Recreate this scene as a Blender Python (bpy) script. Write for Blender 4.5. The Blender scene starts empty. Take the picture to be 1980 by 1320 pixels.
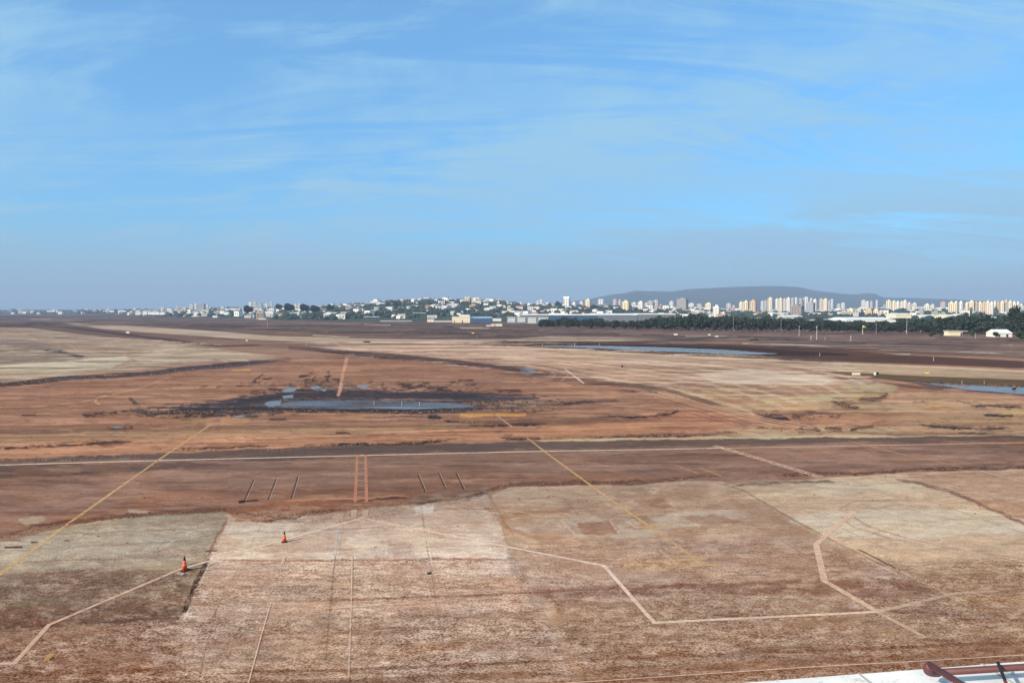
import bpy, math, random
import numpy as np
from mathutils import Vector, Matrix
R = math.radians
random.seed(7)
rng = np.random.RandomState(11)
S = bpy.context.scene
COL = S.collection

# ---------------------------------------------------------------- camera / sky / sun / exposure
F, H = 1430.0, 17.0                     # focal length in reference pixels (1980 wide), eye height in metres
PITCH = math.atan(60.0 / F)
cam_d = bpy.data.cameras.new('camera'); cam = bpy.data.objects.new('camera', cam_d); COL.objects.link(cam)
cam.location = (0, 0, H); cam.rotation_euler = (math.pi / 2 - PITCH, 0, 0)
cam_d.sensor_width = 36.0; cam_d.lens = 36.0 * F / 1980.0
cam_d.clip_start = 0.1; cam_d.clip_end = 90000
S.camera = cam
S.view_settings.view_transform = 'Standard'; S.view_settings.look = 'None'
S.view_settings.exposure = 0.28; S.view_settings.gamma = 1.0
SUN_EL, SUN_AZ = 29.0, math.degrees(math.atan2(-0.80, -0.58))   # azimuth measured from +y towards +x
sd = Vector((math.sin(R(SUN_AZ)) * math.cos(R(SUN_EL)), math.cos(R(SUN_AZ)) * math.cos(R(SUN_EL)), math.sin(R(SUN_EL))))
ld = bpy.data.lights.new('sun', 'SUN'); ld.energy = 5.0; ld.angle = R(0.5); ld.color = (1.0, 0.88, 0.72)
sun = bpy.data.objects.new('sun', ld); COL.objects.link(sun)
sun.rotation_euler = sd.to_track_quat('Z', 'Y').to_euler()

W = bpy.data.worlds.new('World'); S.world = W; W.use_nodes = True
nt = W.node_tree; nt.nodes.clear()
def N(t, kind, **kw):
    n = t.nodes.new(kind)
    for k, v in kw.items():
        if k in n.inputs: n.inputs[k].default_value = v
        else: setattr(n, k, v)
    return n
def sky_world():
    L = nt.links.new
    out = N(nt, 'ShaderNodeOutputWorld'); bg = N(nt, 'ShaderNodeBackground'); bg.inputs['Strength'].default_value = 0.1
    sky = N(nt, 'ShaderNodeTexSky', sky_type='NISHITA', sun_disc=False, sun_elevation=R(SUN_EL), sun_rotation=R(SUN_AZ),
            altitude=0.0, air_density=1.0, dust_density=1.2, ozone_density=3.0)
    tc = N(nt, 'ShaderNodeTexCoord'); sep = N(nt, 'ShaderNodeSeparateXYZ'); L(tc.outputs['Generated'], sep.inputs[0])
    zc = N(nt, 'ShaderNodeMath', operation='MAXIMUM'); zc.inputs[1].default_value = 0.0; L(sep.outputs['Z'], zc.inputs[0])
    za = N(nt, 'ShaderNodeMath', operation='ADD'); za.inputs[1].default_value = 0.20; L(zc.outputs[0], za.inputs[0])
    comb = N(nt, 'ShaderNodeCombineXYZ')
    for i, ax in enumerate('XY'):
        d = N(nt, 'ShaderNodeMath', operation='DIVIDE'); L(sep.outputs[ax], d.inputs[0]); L(za.outputs[0], d.inputs[1]); L(d.outputs[0], comb.inputs[i])
    def cloud(rot, sc, scale, detail, rough, dist, lo, hi, off=0.0):
        m = N(nt, 'ShaderNodeMapping'); m.inputs['Rotation'].default_value = (0, 0, R(rot)); m.inputs['Scale'].default_value = sc
        m.inputs['Location'].default_value = (off, off * .7, 0)
        L(comb.outputs[0], m.inputs['Vector'])
        n = N(nt, 'ShaderNodeTexNoise', noise_dimensions='2D'); L(m.outputs[0], n.inputs['Vector'])
        n.inputs['Scale'].default_value = scale; n.inputs['Detail'].default_value = detail
        n.inputs['Roughness'].default_value = rough; n.inputs['Distortion'].default_value = dist
        r = N(nt, 'ShaderNodeMapRange', interpolation_type='SMOOTHSTEP'); L(n.outputs[0], r.inputs[0])
        r.inputs[1].default_value = lo; r.inputs[2].default_value = hi
        return r.outputs[0]
    a = cloud(-28, (0.6, 1.0, 1), 1.1, 11, 0.64, 0.5, 0.28, 0.62, 3.1)      # broad veils
    b = cloud(-32, (0.4, 1.5, 1), 2.4, 12, 0.70, 0.8, 0.38, 0.66, 9.7)       # wisps
    c = cloud(35, (0.4, 1.3, 1), 1.1, 8, 0.6, 0.8, 0.45, 0.75, 21.3)
    ml = N(nt, 'ShaderNodeMath', operation='MULTIPLY'); L(a, ml.inputs[0]); ml.inputs[1].default_value = 0.62
    m2 = N(nt, 'ShaderNodeMath', operation='MULTIPLY_ADD'); L(b, m2.inputs[0]); m2.inputs[1].default_value = 0.55; L(ml.outputs[0], m2.inputs[2])
    m3 = N(nt, 'ShaderNodeMath', operation='MULTIPLY_ADD', use_clamp=True); L(c, m3.inputs[0]); m3.inputs[1].default_value = 0.46; L(m2.outputs[0], m3.inputs[2])
    # gaps where the veil is open and the clear blue shows
    msum = m3.outputs[0]
    for (gx, gy, sx, sz, amt) in [(400,140,2.6,4.6,.62),(250,260,2.6,9.0,.45),(930,30,3.0,8.0,.45),(980,170,2.6,13.0,.35),(1560,340,1.9,13.0,.22),(1250,400,2.0,18.0,.15),(1500,60,3,5,.2),(40,470,3,14,.3)]:
        a_, b_ = (gx-990)/F, (660-gy)/F; dr = Vector((a_, math.cos(PITCH)+b_*math.sin(PITCH), -math.sin(PITCH)+b_*math.cos(PITCH))).normalized()
        su = N(nt, 'ShaderNodeVectorMath', operation='SUBTRACT'); L(tc.outputs['Generated'], su.inputs[0]); su.inputs[1].default_value = dr
        wob = N(nt, 'ShaderNodeTexNoise'); L(tc.outputs['Generated'], wob.inputs['Vector']); wob.inputs['Scale'].default_value = 3.0; wob.inputs['Detail'].default_value = 8; wob.inputs['Roughness'].default_value = .65
        ml_ = N(nt, 'ShaderNodeVectorMath', operation='MULTIPLY'); L(su.outputs[0], ml_.inputs[0]); ml_.inputs[1].default_value = (sx, sx, sz)
        ln = N(nt, 'ShaderNodeVectorMath', operation='LENGTH'); L(ml_.outputs[0], ln.inputs[0])
        ad = N(nt, 'ShaderNodeMath', operation='MULTIPLY_ADD'); L(wob.outputs[0], ad.inputs[0]); ad.inputs[1].default_value = 1.5; L(ln.outputs['Value'], ad.inputs[2])
        mr = N(nt, 'ShaderNodeMapRange', interpolation_type='SMOOTHSTEP'); L(ad.outputs[0], mr.inputs[0]); mr.inputs[1].default_value = .75; mr.inputs[2].default_value = 1.55; mr.inputs[3].default_value = 1 - amt; mr.inputs[4].default_value = 1.0
        mm_ = N(nt, 'ShaderNodeMath', operation='MULTIPLY'); L(msum, mm_.inputs[0]); L(mr.outputs[0], mm_.inputs[1]); msum = mm_.outputs[0]
    # thin ice cloud: pale blue white, fading out near the horizon where smog lies
    fade = N(nt, 'ShaderNodeMapRange', interpolation_type='SMOOTHSTEP'); L(sep.outputs['Z'], fade.inputs[0]); fade.inputs[1].default_value = 0.0; fade.inputs[2].default_value = 0.09
    mf = N(nt, 'ShaderNodeMath', operation='MULTIPLY'); fl_ = N(nt, 'ShaderNodeMath', operation='MAXIMUM'); fl_.inputs[1].default_value = 0.32; L(msum, fl_.inputs[0]); L(fl_.outputs[0], mf.inputs[0]); L(fade.outputs[0], mf.inputs[1])
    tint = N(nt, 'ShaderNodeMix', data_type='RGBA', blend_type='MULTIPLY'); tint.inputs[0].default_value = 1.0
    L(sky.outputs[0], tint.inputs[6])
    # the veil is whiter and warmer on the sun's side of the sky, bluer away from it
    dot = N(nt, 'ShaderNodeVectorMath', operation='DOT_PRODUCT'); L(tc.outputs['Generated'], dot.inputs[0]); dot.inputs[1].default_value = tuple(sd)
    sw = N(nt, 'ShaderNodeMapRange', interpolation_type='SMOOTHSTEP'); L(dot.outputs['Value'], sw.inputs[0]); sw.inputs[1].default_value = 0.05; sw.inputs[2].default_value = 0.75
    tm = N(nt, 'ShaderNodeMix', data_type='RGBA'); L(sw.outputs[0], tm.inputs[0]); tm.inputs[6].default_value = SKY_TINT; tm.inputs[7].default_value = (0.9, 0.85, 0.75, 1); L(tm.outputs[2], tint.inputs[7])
    cm = N(nt, 'ShaderNodeMix', data_type='RGBA'); L(sw.outputs[0], cm.inputs[0]); cm.inputs[6].default_value = CLOUD; cm.inputs[7].default_value = (4.4, 4.3, 4.0, 1)
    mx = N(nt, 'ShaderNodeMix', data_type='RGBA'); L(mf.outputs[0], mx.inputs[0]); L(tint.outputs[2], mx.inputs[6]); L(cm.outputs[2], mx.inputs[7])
    hz = N(nt, 'ShaderNodeMapRange', interpolation_type='SMOOTHSTEP'); L(sep.outputs['Z'], hz.inputs[0]); hz.inputs[1].default_value = 0.125; hz.inputs[2].default_value = 0.0
    hm = N(nt, 'ShaderNodeMath', operation='MULTIPLY'); L(hz.outputs[0], hm.inputs[0]); hm.inputs[1].default_value = 0.92
    mh = N(nt, 'ShaderNodeMix', data_type='RGBA'); L(hm.outputs[0], mh.inputs[0]); L(mx.outputs[2], mh.inputs[6]); mh.inputs[7].default_value = SMOG
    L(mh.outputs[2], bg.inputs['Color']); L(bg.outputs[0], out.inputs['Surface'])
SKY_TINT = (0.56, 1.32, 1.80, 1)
CLOUD = (2.8, 5.15, 7.2, 1)
SMOG = (3.0, 4.4, 5.9, 1)
HAZE_D = 0.00012
sky_world()

# ---------------------------------------------------------------- helpers
def ray(px, py):
    a, b = (px - 990.0) / F, (660.0 - py) / F
    cp, sp = math.cos(PITCH), math.sin(PITCH)
    return (a, cp + b * sp, -sp + b * cp)
def G(px, py, z=0.0):
    """point of the level plane z that the photograph shows at px, py"""
    d = ray(px, py); t = (z - H) / d[2]
    return Vector((d[0] * t, d[1] * t, z))
def AT(px, py, depth):
    d = ray(px, py); t = depth / d[1]
    return Vector((d[0] * t, depth, H + d[2] * t))
def lin(c):
    return tuple(((v / 255.0) / 12.92) if v / 255.0 <= 0.04045 else ((v / 255.0 + 0.055) / 1.055) ** 2.4 for v in c)
def tag(o, label=None, cat=None, group=None, kind=None):
    if label: o['label'] = label
    if cat: o['category'] = cat
    if group: o['group'] = group
    if kind: o['kind'] = kind
    return o
def empty(name, loc=(0, 0, 0), rz=0.0):
    o = bpy.data.objects.new(name, None); COL.objects.link(o); o.location = loc; o.rotation_euler = (0, 0, rz)
    o.empty_display_size = 0.2
    return o
class MB:
    def __init__(s): s.v = []; s.f = []; s.mi = []
    def add(s, vs, fs, m=0):
        k = len(s.v); s.v += [tuple(v) for v in vs]; s.f += [tuple(i + k for i in f) for f in fs]; s.mi += [m] * len(fs); return s
    def box(s, x0, x1, y0, y1, z0, z1, m=0):
        return s.add([(x0,y0,z0),(x1,y0,z0),(x1,y1,z0),(x0,y1,z0),(x0,y0,z1),(x1,y0,z1),(x1,y1,z1),(x0,y1,z1)],
                     [(0,3,2,1),(4,5,6,7),(0,1,5,4),(1,2,6,5),(2,3,7,6),(3,0,4,7)], m)
    def tube(s, pts, rad, n=10, m=0, caps=True):
        pts = [Vector(p) for p in pts]
        rad = rad if isinstance(rad, (list, tuple)) else [rad] * len(pts)
        rings = []; prev = None
        for i, p in enumerate(pts):
            t = (pts[min(i + 1, len(pts) - 1)] - pts[max(i - 1, 0)]).normalized()
            if prev is None:
                a = t.cross(Vector((0, 0, 1)));
                if a.length < 1e-3: a = t.cross(Vector((1, 0, 0)))
                a.normalize()
            else:
                a = (prev - t * prev.dot(t)).normalized()
            prev = a; b = t.cross(a)
            rings.append([p + (a * math.cos(2 * math.pi * k / n) + b * math.sin(2 * math.pi * k / n)) * rad[i] for k in range(n)])
        vs = [v for r in rings for v in r]; fs = []
        for i in range(len(pts) - 1):
            for k in range(n):
                fs.append((i*n+k, i*n+(k+1) % n, (i+1)*n+(k+1) % n, (i+1)*n+k))
        if caps: fs += [tuple(range(n))[::-1], tuple((len(pts)-1)*n + k for k in range(n))]
        return s.add(vs, fs, m)
    def lathe(s, prof, n=20, m=0):
        vs = [(r*math.cos(2*math.pi*k/n), r*math.sin(2*math.pi*k/n), z) for r, z in prof for k in range(n)]
        fs = [(i*n+k, i*n+(k+1) % n, (i+1)*n+(k+1) % n, (i+1)*n+k) for i in range(len(prof)-1) for k in range(n)]
        fs += [tuple(range(n))[::-1], tuple((len(prof)-1)*n+k for k in range(n))]
        return s.add(vs, fs, m)
    def mesh(s, name, mats, smooth=False):
        me = bpy.data.meshes.new(name); me.from_pydata(s.v, [], s.f)
        for m in (mats if isinstance(mats, (list, tuple)) else [mats]): me.materials.append(m)
        me.polygons.foreach_set('material_index', s.mi)
        if smooth: me.polygons.foreach_set('use_smooth', [True] * len(s.f))
        me.update(); return me
    def build(s, name, mats, parent=None, smooth=False, loc=None):
        o = bpy.data.objects.new(name, s.mesh(name, mats, smooth)); COL.objects.link(o)
        if parent: o.parent = parent
        if loc is not None: o.location = loc
        return o

# value noise
_tab = rng.rand(512, 512)
def vn(x, y):
    xi = np.floor(x).astype(int); yi = np.floor(y).astype(int); fx = x - xi; fy = y - yi
    fx = fx*fx*(3-2*fx); fy = fy*fy*(3-2*fy)
    a = _tab[xi % 512, yi % 512]; b = _tab[(xi+1) % 512, yi % 512]; c = _tab[xi % 512, (yi+1) % 512]; d = _tab[(xi+1) % 512, (yi+1) % 512]
    return (a*(1-fx)+b*fx)*(1-fy) + (c*(1-fx)+d*fx)*fy
def fbm(x, y, o=4, g=0.5, l=2.03):
    s = 0; t = 0; a = 1.0
    for i in range(o):
        s = s + a * vn(x + 17.3*i, y + 31.7*i); t += a; a *= g; x = x*l; y = y*l
    return s / t

# ---------------------------------------------------------------- materials
def mat(name, col, rough=0.8, noise=None, spec=0.3, metal=0.0, bump=0.0):
    """procedural: base colour broken up by noise (scale, amount)"""
    m = bpy.data.materials.new(name); m.use_nodes = True; t = m.node_tree; L = t.links.new
    b = t.nodes['Principled BSDF']; b.inputs['Roughness'].default_value = rough; b.inputs['Metallic'].default_value = metal
    b.inputs['Specular IOR Level'].default_value = spec
    b.inputs['Base Color'].default_value = (*col, 1)
    if noise:
        tc = N(t, 'ShaderNodeTexCoord'); n = N(t, 'ShaderNodeTexNoise'); L(tc.outputs['Object'], n.inputs['Vector'])
        n.inputs['Scale'].default_value = noise[0]; n.inputs['Detail'].default_value = 6; n.inputs['Roughness'].default_value = 0.65
        r = N(t, 'ShaderNodeMapRange'); L(n.outputs[0], r.inputs[0]); r.inputs[1].default_value = 0.3; r.inputs[2].default_value = 0.7
        r.inputs[3].default_value = 1 - noise[1]; r.inputs[4].default_value = 1 + noise[1]
        v = N(t, 'ShaderNodeVectorMath', operation='SCALE'); v.inputs[0].default_value = col; L(r.outputs[0], v.inputs['Scale'])
        L(v.outputs[0], b.inputs['Base Color'])
        if bump:
            bp = N(t, 'ShaderNodeBump'); bp.inputs['Strength'].default_value = 0.5; bp.inputs['Distance'].default_value = bump
            L(n.outputs[0], bp.inputs['Height']); L(bp.outputs[0], b.inputs['Normal'])
    return m
def facade_mat(name, col, dark, floor=3.0):
    """rendered wall with a faint slab line and grime at each storey"""
    m = mat(name, col, 0.85, (0.15, 0.12)); t = m.node_tree; L = t.links.new; b = t.nodes['Principled BSDF']
    src = b.inputs['Base Color'].links[0].from_socket
    tc = N(t, 'ShaderNodeTexCoord'); s = N(t, 'ShaderNodeSeparateXYZ'); L(tc.outputs['Object'], s.inputs[0])
    d = N(t, 'ShaderNodeMath', operation='DIVIDE'); L(s.outputs['Z'], d.inputs[0]); d.inputs[1].default_value = floor
    fr = N(t, 'ShaderNodeMath', operation='FRACT'); L(d.outputs[0], fr.inputs[0])
    g = N(t, 'ShaderNodeMath', operation='GREATER_THAN'); L(fr.outputs[0], g.inputs[0]); g.inputs[1].default_value = 0.5
    k = N(t, 'ShaderNodeMath', operation='MULTIPLY'); L(g.outputs[0], k.inputs[0]); k.inputs[1].default_value = dark
    mx = N(t, 'ShaderNodeMix', data_type='RGBA'); L(k.outputs[0], mx.inputs[0]); L(src, mx.inputs[6]); mx.inputs[7].default_value = (0.06, 0.07, 0.09, 1)
    L(mx.outputs[2], b.inputs['Base Color'])
    return m
def paint_mat(name, col, wear=0.42, scale=2.2, contrast=0.16):
    """road paint worn through by noise: transparent where it is gone"""
    m = bpy.data.materials.new(name); m.use_nodes = True; t = m.node_tree; L = t.links.new
    b = t.nodes['Principled BSDF']; b.inputs['Base Color'].default_value = (*col, 1); b.inputs['Roughness'].default_value = 0.85
    b.inputs['Specular IOR Level'].default_value = 0.1
    tc = N(t, 'ShaderNodeTexCoord'); n = N(t, 'ShaderNodeTexNoise'); L(tc.outputs['Object'], n.inputs['Vector'])
    n.inputs['Scale'].default_value = scale; n.inputs['Detail'].default_value = 8; n.inputs['Roughness'].default_value = 0.7
    n2 = N(t, 'ShaderNodeTexNoise'); L(tc.outputs['Object'], n2.inputs['Vector']); n2.inputs['Scale'].default_value = 0.12; n2.inputs['Detail'].default_value = 4
    a = N(t, 'ShaderNodeMath', operation='ADD'); L(n.outputs[0], a.inputs[0]); n3 = N(t, 'ShaderNodeMapRange'); L(n2.outputs[0], n3.inputs[0]); n3.inputs[3].default_value = .32; n3.inputs[4].default_value = .68; L(n3.outputs[0], a.inputs[1])
    h = N(t, 'ShaderNodeMath', operation='MULTIPLY'); L(a.outputs[0], h.inputs[0]); h.inputs[1].default_value = 0.5
    r = N(t, 'ShaderNodeMapRange'); L(h.outputs[0], r.inputs[0]); r.inputs[1].default_value = wear - contrast; r.inputs[2].default_value = wear + contrast
    r.inputs[4].default_value = 0.95
    L(r.outputs[0], b.inputs['Alpha'])
    return m
def water_mat():
    m = bpy.data.materials.new('standing_water'); m.use_nodes = True; t = m.node_tree; L = t.links.new
    b = t.nodes['Principled BSDF']; b.inputs['Base Color'].default_value = (0.17, 0.125, 0.10, 1); b.inputs['Roughness'].default_value = 0.06
    b.inputs['IOR'].default_value = 1.33; b.inputs['Specular IOR Level'].default_value = 0.4; b.inputs['Alpha'].default_value = 0.80
    tc = N(t, 'ShaderNodeTexCoord'); n = N(t, 'ShaderNodeTexNoise'); L(tc.outputs['Object'], n.inputs['Vector'])
    n.inputs['Scale'].default_value = 0.5; n.inputs['Detail'].default_value = 5
    r = N(t, 'ShaderNodeMapRange'); L(n.outputs[0], r.inputs[0]); r.inputs[1].default_value = 0.35; r.inputs[2].default_value = 0.7; r.inputs[3].default_value = 0.04; r.inputs[4].default_value = 0.22
    L(r.outputs[0], b.inputs['Roughness'])
    bp = N(t, 'ShaderNodeBump'); bp.inputs['Distance'].default_value = 0.004; L(n.outputs[0], bp.inputs['Height']); L(bp.outputs[0], b.inputs['Normal'])
    return m
M = {}
M['water'] = water_mat()
M['shallow'] = M['water'].copy(); M['shallow'].name = 'muddy_shallow_water'
_b = M['shallow'].node_tree.nodes['Principled BSDF']; _b.inputs['Base Color'].default_value = (0.12, 0.085, 0.075, 1); _b.inputs['Specular IOR Level'].default_value = 0.07
def shallow_alpha():
    t = M['shallow'].node_tree; L = t.links.new; tc = N(t, 'ShaderNodeTexCoord'); mp = N(t, 'ShaderNodeMapping'); mp.inputs['Scale'].default_value = (.03, .10, 1); L(tc.outputs['Object'], mp.inputs[0])
    n = N(t, 'ShaderNodeTexNoise'); n.inputs['Scale'].default_value = 1.6; n.inputs['Detail'].default_value = 7; L(mp.outputs[0], n.inputs['Vector'])
    r = N(t, 'ShaderNodeMapRange'); L(n.outputs[0], r.inputs[0]); r.inputs[1].default_value = .35; r.inputs[2].default_value = .62; r.inputs[3].default_value = .15; r.inputs[4].default_value = .82; L(r.outputs[0], _b.inputs['Alpha'])
shallow_alpha()

# ---------------------------------------------------------------- the ground sheet: mud, asphalt and concrete traced as regions of the plane
px_f = np.arange(-300, 2281, 1.6)
px_c = np.concatenate([np.linspace(-1300, -320, 30), px_f, np.linspace(2300, 3300, 30)])
py_c = np.concatenate([601.75 + 0.35*np.arange(0, 24), np.arange(610.5, 900, 0.9), np.arange(900, 1330, 1.5), np.linspace(1334, 1520, 24)])
PX, PY = np.meshgrid(px_c, py_c)
lv = np.log(PY - 597.0)
NX = fbm(PX/70.0, lv*16, 4) - 0.5
NY = fbm(PX/45.0 + 50, lv*14 + 9, 5, 0.6) - 0.5
ST = fbm(PX/110.0 + 7, lv*42 + 3, 6, 0.62)           # long streaks as washed mud leaves them
ST2 = fbm(PX/30.0 + 77, lv*60 + 13, 5, 0.65)
FN = fbm(PX/8.0 + 200, lv*75 + 60, 4, 0.6)            # fine broken texture
FW = fbm(PX/11.0 + 120, lv*40 + 20, 3, 0.6) - 0.5
FW2 = fbm(PX/13.0 + 420, lv*46 + 70, 3, 0.6) - 0.5
YS = (PY - 598.0) / 250.0
C = np.zeros(PX.shape + (3,)); WET = np.zeros(PX.shape); SPK = np.zeros(PX.shape)
GAIN = 0.84
def setc(mask, rgb, wet=None, spk=None):
    c = np.array(lin(rgb)) * GAIN
    C[...] = C * (1 - mask[..., None]) + c * mask[..., None]
    if wet is not None: WET[...] = WET * (1 - mask) + wet * mask
    if spk is not None: SPK[...] = SPK * (1 - mask) + spk * mask
def sub(pts, pad):
    xs = [p[0] for p in pts]; ys = [p[1] for p in pts]
    i0 = max(np.searchsorted(px_c, min(xs) - pad) - 1, 0); i1 = min(np.searchsorted(px_c, max(xs) + pad) + 1, len(px_c))
    yp = pad * 0.6
    j0 = max(np.searchsorted(py_c, min(ys) - yp) - 1, 0); j1 = min(np.searchsorted(py_c, max(ys) + yp) + 1, len(py_c))
    return slice(j0, j1), slice(i0, i1)
def seg_d(x, y, pts, closed, ky, arc=None):
    d = None; n = len(pts)
    for i in range(n if closed else n - 1):
        ax, ay = pts[i]; bx, by = pts[(i+1) % n]
        dx, dy = bx-ax, (by-ay)*ky
        t = np.clip(((x-ax)*dx + (y-ay)*ky*dy) / (dx*dx+dy*dy+1e-9), 0, 1)
        q = (x-ax-t*dx)**2 + ((y-ay)*ky - t*dy)**2
        if arc is not None: arc[...] = (i + t)/max(n-1, 1) if d is None else np.where(q < d, (i + t)/max(n-1, 1), arc)
        d = q if d is None else np.minimum(d, q)
    return np.sqrt(d)
def sm(t): t = np.clip(t, 0, 1); return t*t*(3-2*t)
def apply(sl, m, rgb, wet, spk, mott):
    if mott: m = np.clip(m * (1 + mott*(ST[sl]-0.5)*4) , 0, 1)
    c = np.array(lin(rgb)) * GAIN
    C[sl] = C[sl]*(1-m[..., None]) + c*m[..., None]
    if wet is not None: WET[sl] = WET[sl]*(1-m) + wet*m
    if spk is not None: SPK[sl] = SPK[sl]*(1-m) + spk*m
def poly(pts, rgb, a=1.0, soft=3.0, warp=1.0, wet=None, spk=None, mott=0.0):
    sl = sub(pts, soft*2 + warp*30 + 8)
    ys = YS[sl]
    x = PX[sl] + warp*26*NX[sl] + min(warp, 1)*12*FW[sl]; y = PY[sl] + (warp*14*NY[sl] + min(warp, 1)*6*FW2[sl])*np.minimum(ys, 1.2)
    ins = np.zeros(x.shape, bool); n = len(pts)
    for i in range(n):
        ax, ay = pts[i]; bx, by = pts[(i+1) % n]
        if ay == by: continue
        ins ^= ((ay > y) != (by > y)) & (x < (bx-ax)*(y-ay)/(by-ay)+ax)
    d = seg_d(x, y, pts, True, 2.5)
    d = np.where(ins, d, -d)
    m = a * sm(0.5 + d / (2*soft))
    apply(sl, m, rgb, wet, spk, mott)
def stroke(pts, w, rgb, a=1.0, soft=1.0, warp=0.3, gaps=0.0, wet=None, spk=None):
    """w: thickness across in px as seen (vertical for flat strokes)"""
    sl = sub(pts, w + soft*2 + warp*30 + 8)
    ys = YS[sl]
    x = PX[sl] + warp*26*NX[sl] + min(warp*2, 1)*12*FW[sl]; y = PY[sl] + (warp*14*NY[sl] + min(warp*2, 1)*5*FW2[sl])*np.minimum(ys, 1.2)
    arc = np.zeros(x.shape); d = seg_d(x, y, pts, False, 1.0, arc)
    ww = w*0.5
    if gaps: ww = ww * sm(np.minimum(arc, 1-arc)/0.14 + 0.08)
    if gaps: ww = ww * np.clip(0.5 + (0.6*ST2[sl]+0.4*FN[sl]-0.5+ (0.5-gaps)*0.8)*7, 0, 1.6)
    m = a * sm(0.5 + (ww - d) / (2*soft*0.6)) if not gaps else a*sm(0.5 + (ww - d)/(1.2*soft))*np.clip(ww/(w*0.25), 0, 1)
    apply(sl, m, rgb, wet, spk, 0)

def grunge(pts, rgb, a=0.8, thr=0.58, wid=0.07, soft=14.0, src=None, wet=None, spk=None):
    """scattered streaks of another tone inside a region, cut from noise"""
    sl = sub(pts, soft*2 + 40); x = PX[sl] + 26*NX[sl]; y = PY[sl] + 10*NY[sl]*np.minimum(YS[sl], 1.2)
    ins = np.zeros(x.shape, bool); n = len(pts)
    for i in range(n):
        ax, ay = pts[i]; bx, by = pts[(i+1) % n]
        if ay == by: continue
        ins ^= ((ay > y) != (by > y)) & (x < (bx-ax)*(y-ay)/(by-ay)+ax)
    d = seg_d(x, y, pts, True, 2.5); d = np.where(ins, d, -d)
    nz = (ST if src is None else src)[sl]
    m = a * sm(0.5 + d/(2*soft)) * sm((nz - thr)/wid + 0.5)
    apply(sl, m, rgb, wet, spk, 0)
def crack_shade(l, w, a=0.95):  # black line with brown halo: crack, wet mud and ridge shadow painted together
    stroke(l, w*3.6, (96,62,50), a*.42, w*1.2, .5, gaps=.42)
    stroke(l, w*1.15, (44,29,27), a, .8, .45, gaps=.36, wet=.3)
MIX = 0.5*ST2 + 0.5*FN
LONG = fbm(PX/190.0 + 500, lv*70 + 5, 6, 0.62)
# base colours by distance
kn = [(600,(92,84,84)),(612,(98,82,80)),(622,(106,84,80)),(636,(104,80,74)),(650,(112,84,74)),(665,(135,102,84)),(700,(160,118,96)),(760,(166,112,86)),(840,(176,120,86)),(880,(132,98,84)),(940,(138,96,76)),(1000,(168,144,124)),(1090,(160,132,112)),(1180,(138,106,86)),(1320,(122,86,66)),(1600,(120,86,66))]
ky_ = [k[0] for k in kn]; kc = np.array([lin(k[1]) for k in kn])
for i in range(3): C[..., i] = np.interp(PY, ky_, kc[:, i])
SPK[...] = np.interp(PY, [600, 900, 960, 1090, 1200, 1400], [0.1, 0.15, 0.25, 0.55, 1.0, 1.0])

# -- far field beyond the taxiways
for (x0,y0,x1,y1,w,c,a) in [(0,612,700,618,3,(84,72,74),.8),(0,622,420,640,6,(80,68,72),.8),(150,619,900,640,5,(98,80,76),.7),(300,629,1050,652,6,(84,64,64),.8),
    (480,626,1040,640,4,(96,76,72),.7),(560,636,1100,645,4,(116,92,84),.6),(1040,638,1980,656,3,(140,116,108),.6),(1040,644,1980,662,4,(92,72,70),.7),
    (1040,650,1980,667,3,(128,104,96),.7),(1450,656,1980,672,2.5,(58,40,42),.8),(1200,652,1980,677,5,(108,94,90),.8),(1180,660,1980,690,6,(106,74,62),.8),
    (1500,684,1980,705,12,(104,72,62),.9),(1480,655,1560,656,3,(62,58,66),.8),(1700,672,1980,684,5,(118,104,96),.8),(700,644,1040,651,3,(88,66,66),.8),
    (0,606,600,609,2,(104,94,92),.6),(1780,651,1980,657,3,(150,118,104),.7),(1810,652,1980,660,1.8,(60,42,44),.8),(1200,645,1600,652,1.6,(150,122,108),.7)]:
    stroke([(x0,y0),(x1,y1)], w, c, a, soft=max(1.0, w*0.4), warp=.15)
for l in [[(60,617),(98,617.5)],[(1325,650),(1425,650)],[(1436,664),(1530,666),(1600,669)],[(1830,679),(1940,683)],[(1935,666),(1958,667)],[(605,648),(675,652)],[(705,627.5),(755,628.5)],[(890,634),(945,634.5)],[(1700,684),(1760,685)]]:
    stroke(l, 1.6, (206,190,168), .95, 0.8, warp=.05)
stroke([(0,628),(110,630),(250,648),(420,668)], 5, (78,62,68), .9, 2, .2)
stroke([(300,640),(400,650),(480,655)], 3, (52,40,50), .9, 1.2, .2, gaps=.35)
poly([(120,624),(250,630),(400,639),(520,649),(700,654),(980,656),(1060,650),(1300,655),(1150,662),(1000,660),(820,663),(640,663),(480,656),(330,646),(200,636)], (190,164,142), .95, 2, .15, mott=.25)
stroke([(420,669),(470,668),(560,667),(670,664)], 2.2, (44,30,34), .95, 1, .1)
poly([(470,664),(560,665),(670,661),(760,672),(640,675),(540,672)], (140,108,94), .8, 2, .2)
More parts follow.
